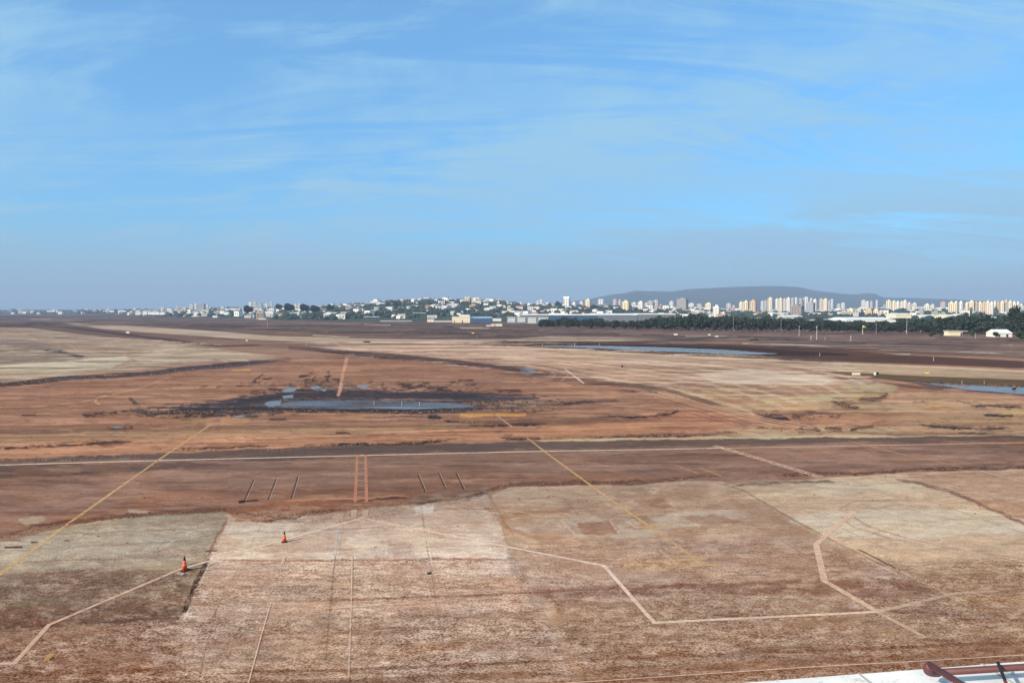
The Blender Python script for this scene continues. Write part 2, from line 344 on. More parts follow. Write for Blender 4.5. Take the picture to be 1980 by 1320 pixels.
# -- left apron: dry pale mud
poly([(-300,640),(0,634),(60,634),(170,648),(240,655),(340,663),(420,675),(540,688),(510,694),(400,700),(330,708),(250,716),(150,725),(80,733),(0,741),(-300,748)], (174,146,122), 1, 2.5, .35, mott=.2)
poly([(-300,662),(0,664),(60,668),(120,676),(178,694),(80,697),(0,703),(-300,706)], (138,118,100), .9, 3, .5, mott=.3)
poly([(-300,648),(0,652),(60,658),(110,668),(80,674),(0,664),(-300,660)], (136,114,108), .75, 3, .5, mott=.4)
poly([(-300,709),(0,706),(120,697),(240,689),(252,694),(215,712),(120,716),(0,721),(-300,727)], (206,188,158), .95, 2, .25, mott=.15)
stroke([(-300,727),(0,719),(100,714),(230,706)], 1.6, (160,142,118), .7, 1, .1)
stroke([(-300,714),(0,709),(100,702),(170,696)], 1.5, (232,222,200), .8, 1, .1)
stroke([(84,677),(110,679),(140,686),(165,692)], 4.5, (72,58,64), .95, 1.4, .25, gaps=.3)
for y in (652,660,668,674,681,702): stroke([(180,y),(300,y+6),(440,y+16)], 2.5, (132,106,92) if y%4 else (198,170,146), .65, 1.6, .5, gaps=.45)
for l in [[(130,665),(142,670),(150,678)],[(238,686),(250,693),(256,702)],[(215,711),(262,705)],[(410,688),(440,700)]]: stroke(l, 1.8, (206,168,140), .8, 1, .05)
poly([(300,676),(460,680),(530,688),(460,694),(350,700),(280,704),(260,692)], (190,166,140), .8, 2.5, .4, mott=.4)
# -- dark wet edge of the left apron
stroke([(-300,754),(0,745),(70,738),(130,731),(200,728),(290,722),(360,713),(440,706),(560,697)], 10, (92,66,60), .85, 3.5, .5)
stroke([(60,737),(110,732),(180,730),(260,726),(330,716),(420,709),(470,704),(560,697)], 6, (62,46,52), .9, 2, .5, gaps=.38, wet=.5)
# -- middle mud triangle and its surroundings
poly([(0,748),(120,736),(260,727),(400,712),(560,697),(660,688),(800,696),(960,714),(1110,735),(1200,748),(1320,768),(1440,800),(1480,830),(1200,842),(900,850),(400,870),(0,884),(-300,890),(-300,752)], (164,116,90), .85, 4, .5, mott=.12, spk=.15)
stroke([(560,672),(680,681),(790,690),(880,699),(960,709),(1040,720)], 7, (110,80,74), .85, 3, .4)
stroke([(600,676),(720,689),(830,697),(930,708),(1010,716)], 4, (60,44,50), .9, 1.6, .5, gaps=.4)
poly([(600,670),(760,666),(980,670),(1200,682),(1400,692),(1560,706),(1640,722),(1700,738),(1730,760),(1640,775),(1560,783),(1480,782),(1400,768),(1310,758),(1200,742),(1130,727),(1060,712),(960,700),(830,688),(700,680)], (196,154,128), .95, 4, .4, mott=.15)
for k in range(16):
    y = 672+k*3.4; x0 = 640+k*34; x1 = x0+340+rng.rand()*260
    stroke([(x0,y),(0.5*(x0+x1),y+8),(x1,y+22)], 2.2+rng.rand()*2, [(222,184,156),(166,122,98),(150,112,96),(212,176,140),(178,132,108)][k%5], .6, 1.6, .5, gaps=.42)
for (x,y,rx,ry,c,a) in [(1360,712,90,5,(196,168,124),.8),(1420,722,120,6,(208,172,148),.8),(1560,730,40,8,(220,200,176),.85),(1500,728,90,9,(206,176,146),.7),(1330,736,110,7,(210,168,136),.7),(1420,752,150,4,(176,122,92),.8),(1250,735,60,4,(212,170,144),.6)]:
    poly([(x+rx*math.cos(t),y+ry*math.sin(t)) for t in np.linspace(0,6.28,14)[:-1]], c, a, 6, .7, mott=.35)
poly([(960,722),(1000,706),(1050,704),(1110,716),(1180,734),(1240,742),(1130,748),(1060,734)], (122,86,72), .8, 4, .5, mott=.3)
stroke([(980,712),(1030,719),(1060,722)], 8, (78,64,74), .8, 3, .5)
stroke([(1110,744),(1180,743),(1250,747),(1300,756)], 5, (86,66,62), .85, 2.5, .4)
poly([(1170,738),(1250,742),(1330,756),(1420,790),(1330,768),(1240,752)], (114,88,74), .85, 3, .3)
# canal bank
poly([(840,661),(1000,659),(1200,660),(1400,665),(1560,672),(1720,684),(1980,698),(1980,712),(1720,702),(1560,698),(1400,692),(1200,682),(1040,672),(900,665)], (92,62,50), .95, 2, .2, mott=.2)
poly([(960,662),(1080,662),(1250,666),(1420,670),(1530,677),(1640,684),(1640,687),(1500,687.5),(1400,687),(1200,678),(1040,670)], (62,42,38), .9, 1.5, .2)
stroke([(1500,697),(1620,702)], 3, (58,38,32), .8, 1.5, .3)
# taxiway strip on the right
poly([(980,669),(1100,676),(1400,691),(1600,701),(2280,734),(2280,750),(1980,734),(1780,727),(1600,717),(1400,704),(1200,692)], (186,160,128), .75, 2, .15, mott=.15)
stroke([(980,670),(1200,682),(1400,692),(1600,701.5),(1800,709),(2280,733)], 2.4, (220,196,164), .85, 1, .08)
poly([(1440,706),(1600,717),(1780,727),(1980,734),(2280,750),(2280,768),(1980,750),(1860,745),(1780,742),(1680,730),(1560,716)], (100,80,50), .95, 2, .15, mott=.2)
stroke([(1560,722),(1640,732),(1760,746),(1820,752)], 6, (108,76,64), .8, 3, .4)
poly([(1730,733),(1800,738),(1980,746),(2280,760),(2280,784),(1980,765),(1900,758),(1800,748)], (36,24,22), .95, 1.2, .15, wet=.6)  # pond bank: its shadow painted near-black into the ground colour, also made wet
# right mud field
poly([(1240,760),(1320,745),(1500,742),(1700,752),(1860,760),(2280,790),(2280,846),(1980,842),(1700,848),(1500,850),(1400,848),(1480,820),(1380,790)], (186,148,112), .75, 6, .7, mott=.2)
for (x,y,rx,ry,c,a) in [(1380,762,90,6,(206,170,118),.85),(1540,772,90,6,(214,188,134),.8),(1500,790,110,6,(204,166,116),.8),(1620,768,70,8,(196,172,126),.8),(1680,750,55,12,(188,166,128),.85),(1690,790,110,9,(186,164,124),.7),(1800,780,120,10,(190,154,116),.7),(1820,786,36,5,(206,148,82),.7),(1713,767,12,4,(214,160,82),.9),(1665,766,28,5,(206,168,100),.7),(1960,796,36,3.5,(212,172,96),.8),(1560,832,200,5,(190,168,128),.7),(1900,812,130,12,(186,146,104),.7),(1500,812,120,8,(184,124,92),.8),(1320,815,110,22,(188,118,84),.8),(1640,800,120,10,(178,130,98),.7),(1640,815,110,8,(182,122,88),.7)]:
    poly([(x+rx*math.cos(t),y+ry*math.sin(t)) for t in np.linspace(0,6.28,14)[:-1]], c, a, 6, .8, mott=.3)
for l,w in [([(1460,798),(1500,802),(1530,812)],4),([(1470,806),(1520,810)],3),([(1530,804),(1580,803)],4),([(1560,797),(1620,800)],2.4),([(1600,804),(1630,805)],2),([(1540,830),(1590,832)],7),([(1595,830),(1630,830)],4),([(1604,776),(1630,782),(1660,790)],4.5),([(1656,770),(1690,772),(1712,764),(1716,758)],4),([(1380,840),(1420,836)],2.4),([(1460,826),(1530,829)],2),([(1640,831),(1690,823)],2),([(1770,820),(1830,826),(1900,830),(1960,830)],2.4),([(1850,775),(1890,784),(1980,788)],2.4),([(1760,776),(1800,777)],2),([(1900,800),(1960,804)],2),([(1850,835),(1910,838)],1.6)]:
    crack_shade(l, w)
for k in range(7): stroke([(1230+k*6,756+k*2),(1330,780+k*3.6),(1440,812+k*3),(1600,838)], 1.5, (150,100,76) if k%2 else (204,150,116), .55, 1.2, .25)
crack_shade([(1190,755),(1240,756),(1275,758)], 2.0)
crack_shade([(1105,775),(1150,778),(1200,776)], 2.2, .8)
stroke([(1060,784),(1110,783)], 2, (84,56,46), .8, 1, .4, gaps=.3)
crack_shade([(1108,810),(1180,806),(1250,806),(1300,800),(1312,792)], 2.2)
poly([(1230,800),(1290,797),(1250,803)], (206,156,116), .7, 2, .2)
# central wet hollow
poly([(240,795),(320,790),(390,780),(450,770),(540,760),(600,748),(640,744),(700,752),(800,758),(880,757),(960,760),(1010,768),(1060,776),(1095,783),(1040,788),(960,791),(800,797),(680,796),(600,792),(560,797),(470,802),(380,800),(300,801)], (60,40,38), .96, 2.2, .75, wet=.55, mott=.18)
grunge([(440,772),(520,745),(620,732),(700,742),(860,745),(960,752),(1060,762),(1130,780),(1060,795),(700,800),(450,806),(260,808),(200,796),(300,782)], (56,36,33), .92, .545, .04, 6, MIX, wet=.3)
grunge([(480,776),(640,760),(900,768),(1000,780),(700,794),(500,790)], (150,112,88), .8, .60, .05, 4, ST2)
for l in [[(250,800),(330,797),(440,802)],[(330,806),(440,804)],[(440,806),(500,806)],[(520,809),(556,810)],[(160,803),(190,802)],[(180,798),(230,799)]]: crack_shade(l, 2.6)
poly([(955,775),(1000,772),(1060,776),(1085,782),(1020,786),(970,782)], (132,112,86), .7, 2, .9, mott=1.2)
for k in range(46):
    x = 480+rng.rand()*420; y = 738+rng.rand()*16 - (x-640)*0.006
    l = 6+rng.rand()*22
    stroke([(x,y),(x+l,y+rng.rand()*2-1)], 1.4+rng.rand()*2.6, (54,36,34), .9, .9, .8, gaps=.3, wet=.3)
for (x,y,l) in [(384,748,14),(415,748,10),(455,746,18),(510,733,18),(575,727,24),(590,735,20),(620,728,14),(640,735,14),(520,744,14),(885,735,34),(1000,708,20),(960,757,50),(840,757,30),(600,722,10)]:
    stroke([(x,y),(x+l,y-1)], 2.6, (62,42,38), .9, 1, .6, gaps=.25)
for l in [[(597,745),(609,727)],[(627,745),(640,712)],[(485,745),(510,722)],[(740,740),(743,752)],[(648,765),(655,735)]]: stroke(l, 2.4, (60,42,40), .85, .9, .3, gaps=.3)
stroke([(670,693),(664,720),(655,763)], 6.5, (204,144,112), .95, 1.2, .08)
stroke([(655,762),(668,718)], 1.6, (70,44,38), .6, 1, .05)
stroke([(252,770),(268,787)], 7, (74,60,54), .85, 1.2, .1); stroke([(262,782),(267,786)], 3, (150,132,116), .9, .8, 0)
stroke([(42,803),(68,802)], 2.4, (40,28,26), .95, .8, .1)
# horizontal banks north of the taxiway
poly([(-300,836),(0,830),(340,824),(600,820),(780,822),(900,812),(1000,812),(1060,806),(1200,806),(1100,822),(900,826),(700,826),(340,833),(0,840),(-300,846)], (134,100,78), .85, 2.5, .25, mott=.2)
poly([(-300,846),(0,838),(340,832),(700,826),(980,824),(800,840),(500,848),(200,852),(0,858),(-300,866)], (178,136,98), .8, 3, .25, mott=.2)
poly([(-300,862),(0,856),(300,848),(700,838),(1000,824),(1200,818),(1320,806),(1440,826),(1330,842),(1040,848),(800,856),(640,862),(320,876),(0,886),(-300,896)], (194,132,94), .88, 3, .3, mott=.15)
stroke([(380,852),(620,843),(760,836),(960,828),(1150,823)], 2, (218,164,122), .7, 1.4, .15, gaps=.3)
for k in range(12): 
    x = rng.rand()*1300; y = 868-x*0.022-rng.rand()*26; stroke([(x,y),(x+160+rng.rand()*200,y-5)], 1.8, [(210,152,108),(160,108,78)][k%2], .5, 1.4, .4, gaps=.4)
for l,w in [([(-60,868),(20,866),(110,862),(180,858),(270,851)],2.4),([(30,889),(130,889),(180,883),(290,881)],2.6),([(340,868),(540,862)],1.6),([(540,872),(650,860),(760,858),(810,856),(885,848)],2.8),([(700,806),(830,806)],1.4),([(966,847),(1046,848)],3),([(1108,847),(1200,846),(1260,843),(1330,842),(1400,836),(1424,836)],3.6),([(205,826),(255,826)],2.6),([(860,812),(900,820),(980,822),(1060,818)],4.5),([(828,806),(850,806)],4.5),([(650,836),(680,837)],2),([(985,798),(1100,792)],1.2)]:
    crack_shade(l, w)
poly([(1034,852),(1120,847),(1300,846),(1420,840),(1600,838),(1800,842),(2280,832),(2280,842),(1700,850),(1400,852),(1100,857)], (200,178,138), .85, 1.5, .2, mott=.2)
for l in [[(892,803),(952,803)],[(960,802),(1014,802)]]: stroke(l, 7, (226,160,76), .95, 1.4, .1)
stroke([(350,815),(408,815)], 5, (158,132,78), .8, 1.4, .15, gaps=.35); stroke([(425,813),(485,813)], 5, (190,138,76), .85, 1.4, .15, gaps=.25)
stroke([(202,725),(242,724)], 2, (232,180,108), .95, .8, .03); stroke([(450,715.5),(484,714.5)], 3, (214,154,84), .9, 1, .05)
stroke([(448,695),(480,697)], 2, (214,184,128), .8, 1, .05)
for l in [[(60,786),(160,777),(270,750),(330,728)],]: stroke(l, 2.2, (208,148,108), .75, 1.1, .03)
stroke([(205,765),(188,769),(184,776),(192,781)], 3, (216,158,114), .9, 1, 0)
for l in [[(1040,698),(1075,706),(1098,726),(1085,736)],[(1050,712),(1075,722),(1068,732),(1030,730)],[(1004,712),(1018,716)]]: stroke(l, 1.4, (196,160,128), .7, .9, .1)
stroke([(1092,713),(1128,740)], 2.8, (230,206,176), .95, .9, 0)
poly([(1005,714),(1020,709),(1034,714),(1038,720),(1022,725),(1008,722)], (120,126,142), .85, 1.2, .15, wet=.7)
M_ = [(-300,740),(0,742),(300,722),(560,692),(700,676),(1000,676),(1400,700),(1640,730),(2280,770),(2280,850),(1000,850),(0,884),(-300,890)]
grunge(M_, (128,82,62), .5, .575, .10, 8, LONG); grunge(M_, (206,152,114), .35, .59, .09, 8, ST); grunge(M_, (92,58,48), .38, .62, .06, 8, ST2)
grunge([(560,662),(1000,658),(1640,700),(1700,735),(1480,770),(1000,720),(700,690)], (140,104,90), .6, .56, .08, 6, LONG)
grunge([(560,662),(1000,658),(1640,700),(1700,735),(1480,770),(1000,720),(700,690)], (222,190,164), .55, .57, .07, 6, ST)
grunge([(-300,640),(0,634),(340,663),(520,690),(300,710),(0,738),(-300,744)], (124,98,88), .7, .57, .08, 4, LONG); grunge([(-300,640),(0,634),(340,663),(520,690),(300,710),(0,738),(-300,744)], (206,186,160), .5, .57, .08, 4, ST)
Tc = [(980,672),(1200,684),(1400,694),(1540,707),(1640,730),(1690,752)]; Bc = [(760,684),(1000,706),(1180,738),(1310,760),(1410,790),(1470,812)]
for k in range(18):
    t = k/17.; c_ = [(222,186,156),(170,122,98),(206,166,134),(152,108,88),(228,196,164),(184,136,108)][k % 6]
    stroke([(a_[0]*(1-t)+b_[0]*t, a_[1]*(1-t)+b_[1]*t) for a_, b_ in zip(Tc, Bc)], 3.4 if k % 2 == 0 else 2.0, c_, .40, 1.6, .22, gaps=.34)
poly([(1340,722),(1450,712),(1560,720),(1620,732),(1590,744),(1480,744),(1380,738)], (220,194,168), .6, 5, .5, mott=.4)
for l, w in [([(1140,742),(1230,744),(1290,754),(1350,772),(1400,786)],5),([(900,700),(1000,716),(1060,726)],4)]: stroke(l, w, (104,76,68), .7, 2.2, .3, gaps=.2)
for k in range(5): stroke([(1250+k*9,758),(1340+k*9,782+k),(1430+k*10,806),(1540+k*16,830)], 1.3, (138,92,70) if k % 2 else (214,160,122), .6, 1.0, .12, gaps=.15)
FF = [(-300,606),(2280,606),(2280,700),(1400,668),(700,654),(300,632),(-300,630)]
grunge(FF, (66,50,54), .7, .56, .07, 3, LONG); grunge(FF, (140,114,100), .6, .57, .07, 3, ST)
grunge([(420,778),(520,752),(620,742),(700,748),(860,752),(960,758),(1060,770),(1080,784),(960,792),(700,797),(450,802),(260,802),(200,797),(300,788)], (68,44,38), .75, .53, .12, 5, MIX, wet=.3)
stroke([(290,797),(400,792),(500,791),(640,794),(800,796),(960,791)], 5, (46,29,28), .9, 1.6, .5, gaps=.1, wet=.4)
stroke([(420,784),(540,766),(640,762),(800,764),(960,768)], 7, (52,33,32), .85, 2.4, .5, gaps=.25, wet=.4)
stroke([(670,693),(664,720),(655,763)], 6.0, (204,144,112), .8, 1.2, .08)
stroke([(560,672),(680,681),(790,690),(880,699),(960,709),(1040,720)], 5, (84,62,60), .7, 2, .4, gaps=.3)
stroke([(-60,748),(70,738),(130,731),(200,728),(290,722),(360,713),(440,706),(560,697)], 5, (62,46,52), .85, 2, .4, gaps=.25)
# -- taxiway asphalt
poly([(-300,899),(0,891),(320,877),(640,863),(1000,855),(1300,850),(1980,842),(2280,836),(2280,900),(1980,905),(1740,911),(1500,921),(1200,935),(1060,932),(980,938),(930,958),(860,968),(600,990),(450,986),(300,992),(160,1012),(0,1048),(-300,1110)], (142,106,90), .95, 2, .35, spk=.25, mott=.08)
poly([(-300,898),(0,891),(320,877),(640,863),(1000,854),(1300,850),(1980,842),(2280,838),(2280,846),(1980,851),(1300,862),(1000,872),(700,886),(420,900),(200,915),(0,922),(-300,935)], (94,77,74), .85, 4, .5, mott=.25)
poly([(1000,854),(1980,842),(2280,838),(2280,850),(1980,854),(1000,868)], (110,86,76), .7, 4, .4)
stroke([(-300,950),(0,921),(200,913)], 6, (74,64,66), .7, 4, .5)
poly([(300,950),(600,940),(1000,915),(1300,920),(1200,934),(1000,932),(900,958),(640,975),(300,985),(150,1005)], (146,94,68), .6, 12, .8, mott=.2)
for k in range(22):
    x = rng.rand()*1900-100; y = 905+rng.rand()*65-x*0.02; stroke([(x,y),(x+200+rng.rand()*300,y-8)], 1.8+rng.rand()*2, [(118,82,70),(160,118,98),(150,106,86)][k%3], .5, 1.6, .4, gaps=.42)
TW = [(-300,905),(0,893),(1980,846),(2280,840),(2280,900),(1500,920),(1000,936),(600,990),(0,1040),(-300,1100)]
grunge(TW, (108,74,62), .6, .56, .09, 5, LONG); grunge(TW, (164,124,104), .5, .58, .08, 5, ST); grunge(TW, (150,104,78), .35, .56, .16, 5, NX + 0.5)
# ragged mud lip between taxiway and apron
stroke([(-60,1058),(60,1018),(160,1006),(280,995),(440,985),(520,1000),(580,998),(660,985),(760,976),(860,966),(930,955),(985,938),(1100,933),(1220,934),(1320,925),(1480,918)], 5, (104,70,56), .9, 2.2, .6, gaps=.25)
stroke([(1480,920),(1560,917),(1620,915),(1720,913),(1760,908),(1900,906),(1980,904),(2280,900)], 3.5, (92,62,54), .9, 1.6, .5, gaps=.25)
# -- apron slabs
poly([(-300,1120),(0,1048),(160,1014),(300,996),(440,990),(422,1030),(400,1070),(352,1195),(200,1206),(0,1216),(-300,1232)], (158,142,122), .95, 2.5, .12, spk=.5, mott=.12)
poly([(-300,1120),(0,1110),(200,1098),(340,1110),(400,1080),(352,1195),(200,1206),(0,1216),(-300,1232)], (118,92,74), .95, 20, 1.0, spk=.9, mott=.2)
poly([(-300,1180),(100,1172),(352,1168),(350,1197),(200,1206),(0,1216),(-300,1232)], (108,78,62), .7, 9, .6, spk=.8)
poly([(0,1050),(160,1022),(380,1012),(400,1040),(250,1070),(0,1090)], (186,172,152), .5, 14, 1.5, mott=.5)
stroke([(-200,1222),(0,1213),(200,1203),(345,1194)], 4, (84,56,46), .7, 2, .3, gaps=.2)
poly([(440,998),(500,985),(600,990),(860,970),(940,955),(960,990),(985,1060),(1010,1110),(1050,1180),(1120,1320),(340,1320),(345,1200),(400,1085)], (188,160,140), .9, 2.5, .12, spk=.85, mott=.12)
poly([(446,1010),(560,1012),(700,1010),(860,985),(940,985),(968,1010),(985,1080),(850,1078),(600,1082),(405,1090)], (212,190,170), .95, 5, .4, spk=.4, mott=.15)
poly([(440,1020),(560,1018),(620,1030),(600,1050),(500,1062),(418,1070)], (206,190,170), .6, 12, 1.0, mott=.3)
poly([(800,978),(838,976),(838,990),(803,993)], (214,200,190), .8, 1.5, .3)
poly([(420,1084),(620,1082),(980,1082),(1000,1110),(700,1125),(500,1135),(390,1120)], (196,166,144), .8, 9, .9, spk=.9, mott=.3)
poly([(340,1200),(600,1190),(1050,1180),(1130,1320),(330,1320)], (152,118,94), .5, 25, 1.5, spk=1.0, mott=.4)
poly([(440,985),(560,965),(700,972),(820,958),(860,962),(700,985),(580,998),(500,1010),(455,1006)], (150,94,66), .85, 3, .6, mott=.2)
stroke([(540,968),(700,963),(800,958)], 2.6, (196,134,100), .7, 1.4, .4, gaps=.25)
stroke([(690,968),(760,963),(860,962)], 2.4, (82,50,40), .85, 1.2, .4, gaps=.2)
stroke([(500,1009),(570,1002),(600,990),(680,985)], 3, (84,54,44), .8, 1.6, .5, gaps=.2)
poly([(850,948),(930,945),(945,952),(930,962),(850,970),(800,975),(780,968)], (100,80,72), .75, 3, 1.0, mott=.9)
# right slab
poly([(950,958),(985,941),(1100,938),(1220,938),(1330,929),(1395,930),(1470,968),(1560,1020),(1700,1092),(1830,1155),(1980,1235),(1980,1320),(1120,1320),(1050,1180),(1010,1110),(985,1060),(960,990)], (186,154,128), .92, 2.5, .15, spk=.4, mott=.12)
poly([(985,1020),(1100,995),(1250,993),(1400,985),(1440,1000),(1200,1045),(1100,1036),(1010,1036)], (194,174,156), .8, 10, .8, mott=.3)
stroke([(1100,985),(1010,992),(972,1000),(980,1020),(1020,1035),(1080,1040)], 8, (164,120,90), .65, 4, .3)
poly([(1115,1010),(1185,1006),(1200,1032),(1130,1034)], (154,112,90), .85, 2.5, .4); poly([(1235,966),(1285,964),(1305,980),(1260,982)], (156,108,86), .8, 2.5, .4)
poly([(1300,1000),(1380,996),(1440,1012),(1360,1016)], (160,118,94), .75, 4, .8, mott=.3); poly([(1220,1000),(1250,998),(1270,1012),(1240,1014)], (158,120,86), .7, 3, .4)
poly([(1000,1060),(1300,1045),(1560,1050),(1700,1095),(1760,1120),(1500,1130),(1040,1160)], (160,130,112), .75, 14, 1.0, spk=.7, mott=.25)
poly([(1200,1085),(1310,1078),(1330,1095),(1210,1104)], (186,150,106), .6, 4, .8, mott=.8)
poly([(1020,1140),(1200,1130),(1400,1125),(1600,1118),(1760,1118),(1840,1160),(1600,1150),(1300,1152),(1060,1165)], (122,86,72), .8, 7, .9, spk=.7, mott=.35)
poly([(1060,1165),(1400,1152),(1840,1155),(1980,1235),(1980,1320),(1130,1320)], (142,110,88), .8, 12, 1.0, spk=1.0, mott=.3)
stroke([(990,1085),(1010,1110),(1040,1165)], 26, (142,118,104), .6, 12, .5, spk=1.0)
# far right slab
poly([(1400,936),(1500,930),(1750,914),(1980,907),(2280,904),(2280,1300),(1980,1235),(1830,1155),(1700,1092),(1560,1020),(1470,970)], (200,170,140), .92, 2, .12, spk=.35, mott=.12)
poly([(1750,916),(1980,909),(2280,906),(2280,1090),(1980,1005),(1860,960),(1760,925)], (184,142,114), .9, 3, .3, mott=.2)
poly([(1525,1005),(1580,992),(1680,984),(1800,984),(1920,990),(2000,1004),(2280,1060),(2280,1080),(1980,1030),(1860,1035),(1740,1042),(1640,1040),(1580,1030)], (210,194,172), .78, 9, .6, mott=.35)
poly([(1440,965),(1560,940),(1640,930),(1760,930),(1800,945),(1600,955)], (206,188,162), .5, 10, .8, mott=.5)
poly([(1640,1085),(1980,1080),(2280,1090),(2280,1320),(1980,1235),(1830,1155),(1700,1095)], (168,136,108), .8, 18, 1.0, spk=.9, mott=.3)
poly([(1760,1110),(2000,1105),(2280,1120),(2280,1320),(1980,1235)], (140,102,78), .6, 16, 1.0, spk=.9, mott=.4)
stroke([(1405,940),(1480,934),(1560,931),(1620,932)], 3.5, (110,88,76), .85, 1.4, .3, gaps=.2)
stroke([(1720,925),(1780,935),(1850,955),(1900,978),(1960,1002),(2100,1060)], 4, (130,94,80), .85, 1.6, .4, gaps=.15)
stroke([(1400,936),(1440,950),(1500,985),(1560,1018),(1620,1050),(1700,1088),(1830,1153),(1980,1233)], 3, (120,94,82), .7, 1.6, .1)
stroke([(1656,1060),(1700,1081),(1735,1100)], 2.2, (84,62,54), .8, 1.2, .1, gaps=.15)
poly([(1480,990),(1540,1016),(1700,1095),(1640,1100),(1560,1085),(1520,1050)], (146,118,100), .5, 12, .5)
for k in range(4): stroke([(1628+k*3+(k>1)*18,1000),(1648+k*4+(k>1)*24,1018),(1720+k*6+(k>1)*22,1040),(1840+k*5,1060),(1990,1082+k*4)], 1.6, (170,138,114) if k%2==0 else (190,150,126), .75, 1.1, .05)
stroke([(1640,990),(1625,985),(1650,970),(1700,966)], 1.6, (160,126,100), .6, 1.2, .1)
# dark edge of the left slab (mud caught in the joint)
stroke([(440,1000),(420,1040),(402,1078)], 3, (96,72,60), .7, 1.6, .2, gaps=.2)
stroke([(402,1078),(384,1118),(366,1160),(352,1188)], 6, (42,30,26), .95, 1.4, .3, gaps=.2)
stroke([(320,1180),(345,1178)], 3, (50,34,30), .85, 1.2, .3); stroke([(318,1172),(350,1170)], 2.5, (60,40,34), .7, 1.2, .3)
stroke([(444,1008),(424,1048),(406,1085),(389,1122),(371,1164),(357,1195)], 2.2, (216,196,176), .8, 1.1, .05)
for (x,y,l,w) in [(10,1058,32,3.4),(60,1048,12,2.4),(125,1045,8,1.8),(468,968,30,3),(464,970,8,5),(827,1108,7,4),(466,1000,12,2.4),(810,963,20,2.5),(0,1045,40,1.6),(400,1065,18,3)]:
    stroke([(x,y),(x+l,y-1)], w, (40,28,26), .95, 1, .05)
for (x,y,rx,ry) in [(58,1003,26,8),(268,990,24,5)]:
    poly([(x+rx*math.cos(t),y+ry*math.sin(t)) for t in np.linspace(0,6.28,12)[:-1]], (168,146,126), .75, 3, 1.0, mott=1.0)
AP = [(-300,1100),(0,1044),(430,990),(960,945),(1980,905),(2280,900),(2280,1600),(-300,1600)]
grunge([(-300,1130),(0,1120),(1000,1110),(1980,1090),(2280,1080),(2280,1600),(-300,1600)], (116,78,58), .34, .55, .16, 30, LONG); grunge(AP, (134,98,78), .35, .57, .12, 10, ST)
grunge([(-300,1200),(400,1190),(1050,1180),(2280,1150),(2280,1600),(-300,1600)], (122,84,64), .28, .52, .24, 30, NY + .5); grunge(AP, (206,180,156), .2, .57, .1, 10, ST2)
grunge([(440,1000),(960,950),(1040,1170),(360,1200)], (164,122,98), .35, .54, .12, 10, NX + .5); grunge([(980,950),(1400,935),(1700,1090),(1100,1150)], (156,118,94), .5, .54, .12, 10, NX + .5)
# wheel-swept brown lines across the foreground
for (x0,y0,x1,y1,w,c,a) in [(-100,1113,500,1098,2.2,(134,98,76),.6),(400,1083,1000,1080,2.4,(150,104,80),.8),(600,1162,1400,1128,3,(126,82,60),.75),(600,1182,1200,1152,2,(190,150,126),.5),
    (380,1166,700,1156,2,(134,94,72),.5),(-300,1310,400,1292,4,(114,72,50),.7),(400,1302,1100,1276,4,(116,74,52),.75),(1100,1276,2280,1226,4,(118,74,52),.75),(300,1330,1100,1300,9,(110,72,52),.7),
    (1100,1302,2280,1240,9,(122,78,54),.6),(900,1330,2280,1256,8,(120,74,50),.6),(-300,1284,300,1250,3,(128,86,62),.5),(0,1065,440,1040,1.6,(132,110,92),.6),(0,1088,400,1072,1.8,(128,104,86),.6),
    (0,1036,440,1018,1.6,(140,120,100),.6),(1000,1040,1600,1012,1.4,(200,176,152),.4),(700,1245,2000,1195,3,(160,122,96),.4),(0,1262,600,1232,3,(150,112,88),.4),(440,1030,900,1012,1.5,(160,138,120),.6),(440,1066,980,1052,1.5,(170,146,126),.5)]:
    stroke([(x0,y0),(0.5*(x0+x1),0.5*(y0+y1)+1.5),(x1,y1)], w, c, a, max(1.2, w*.4), .3, gaps=.25)
for k in range(4): stroke([(1628+k*3+(k>1)*18,1000),(1648+k*4+(k>1)*24,1018),(1720+k*6+(k>1)*22,1040),(1840+k*5,1060),(1990,1082+k*4)], 1.5, (150,116,94) if k%2==0 else (214,184,158), .6, 1.0, .05)
for k in range(2): stroke([(1640+k*26,996),(1622+k*26,984),(1652+k*30,968),(1720+k*40,966)], 1.4, (156,120,96), .55, 1.0, .08)
stroke([(1100,985),(1010,994),(974,1004),(984,1020),(1030,1036),(1090,1040)], 5, (166,122,94), .45, 3, .2)
# regular joints of the concrete panels, running with the apron
def proj(x, y):
    cp, sp = math.cos(PITCH), math.sin(PITCH); w = y*cp + H*sp
    return (990 + F*x/w, 660 + F*(H*cp - y*sp)/w)
ux, uy = math.cos(R(10.5)), math.sin(R(10.5))
for k in range(-11, 12):
    ox, oy = -13.2 + 6.4*k*ux, 57.0 + 6.4*k*uy
    for j in range(-7, 3):
        a_ = proj(ox - uy*j*6.4, oy + ux*j*6.4); b_ = proj(ox - uy*(j+1)*6.4, oy + ux*(j+1)*6.4)
        if min(a_[1], b_[1]) > 950 and max(a_[1], b_[1]) < 1380 and -200 < a_[0] < 2200: stroke([a_, b_], 1.3, (104,80,68), .30, .9, .03, gaps=.32 if rng.rand() < .6 else .45)
        a_ = proj(ox - uy*j*6.4, oy + ux*j*6.4); b_ = proj(ox + ux*6.4 - uy*j*6.4, oy + uy*6.4 + ux*j*6.4)
        if min(a_[1], b_[1]) > 950 and max(a_[1], b_[1]) < 1380 and -200 < a_[0] < 2200: stroke([a_, b_], 1.2, (112,86,72), .26, .9, .03, gaps=.36 if rng.rand() < .6 else .45)
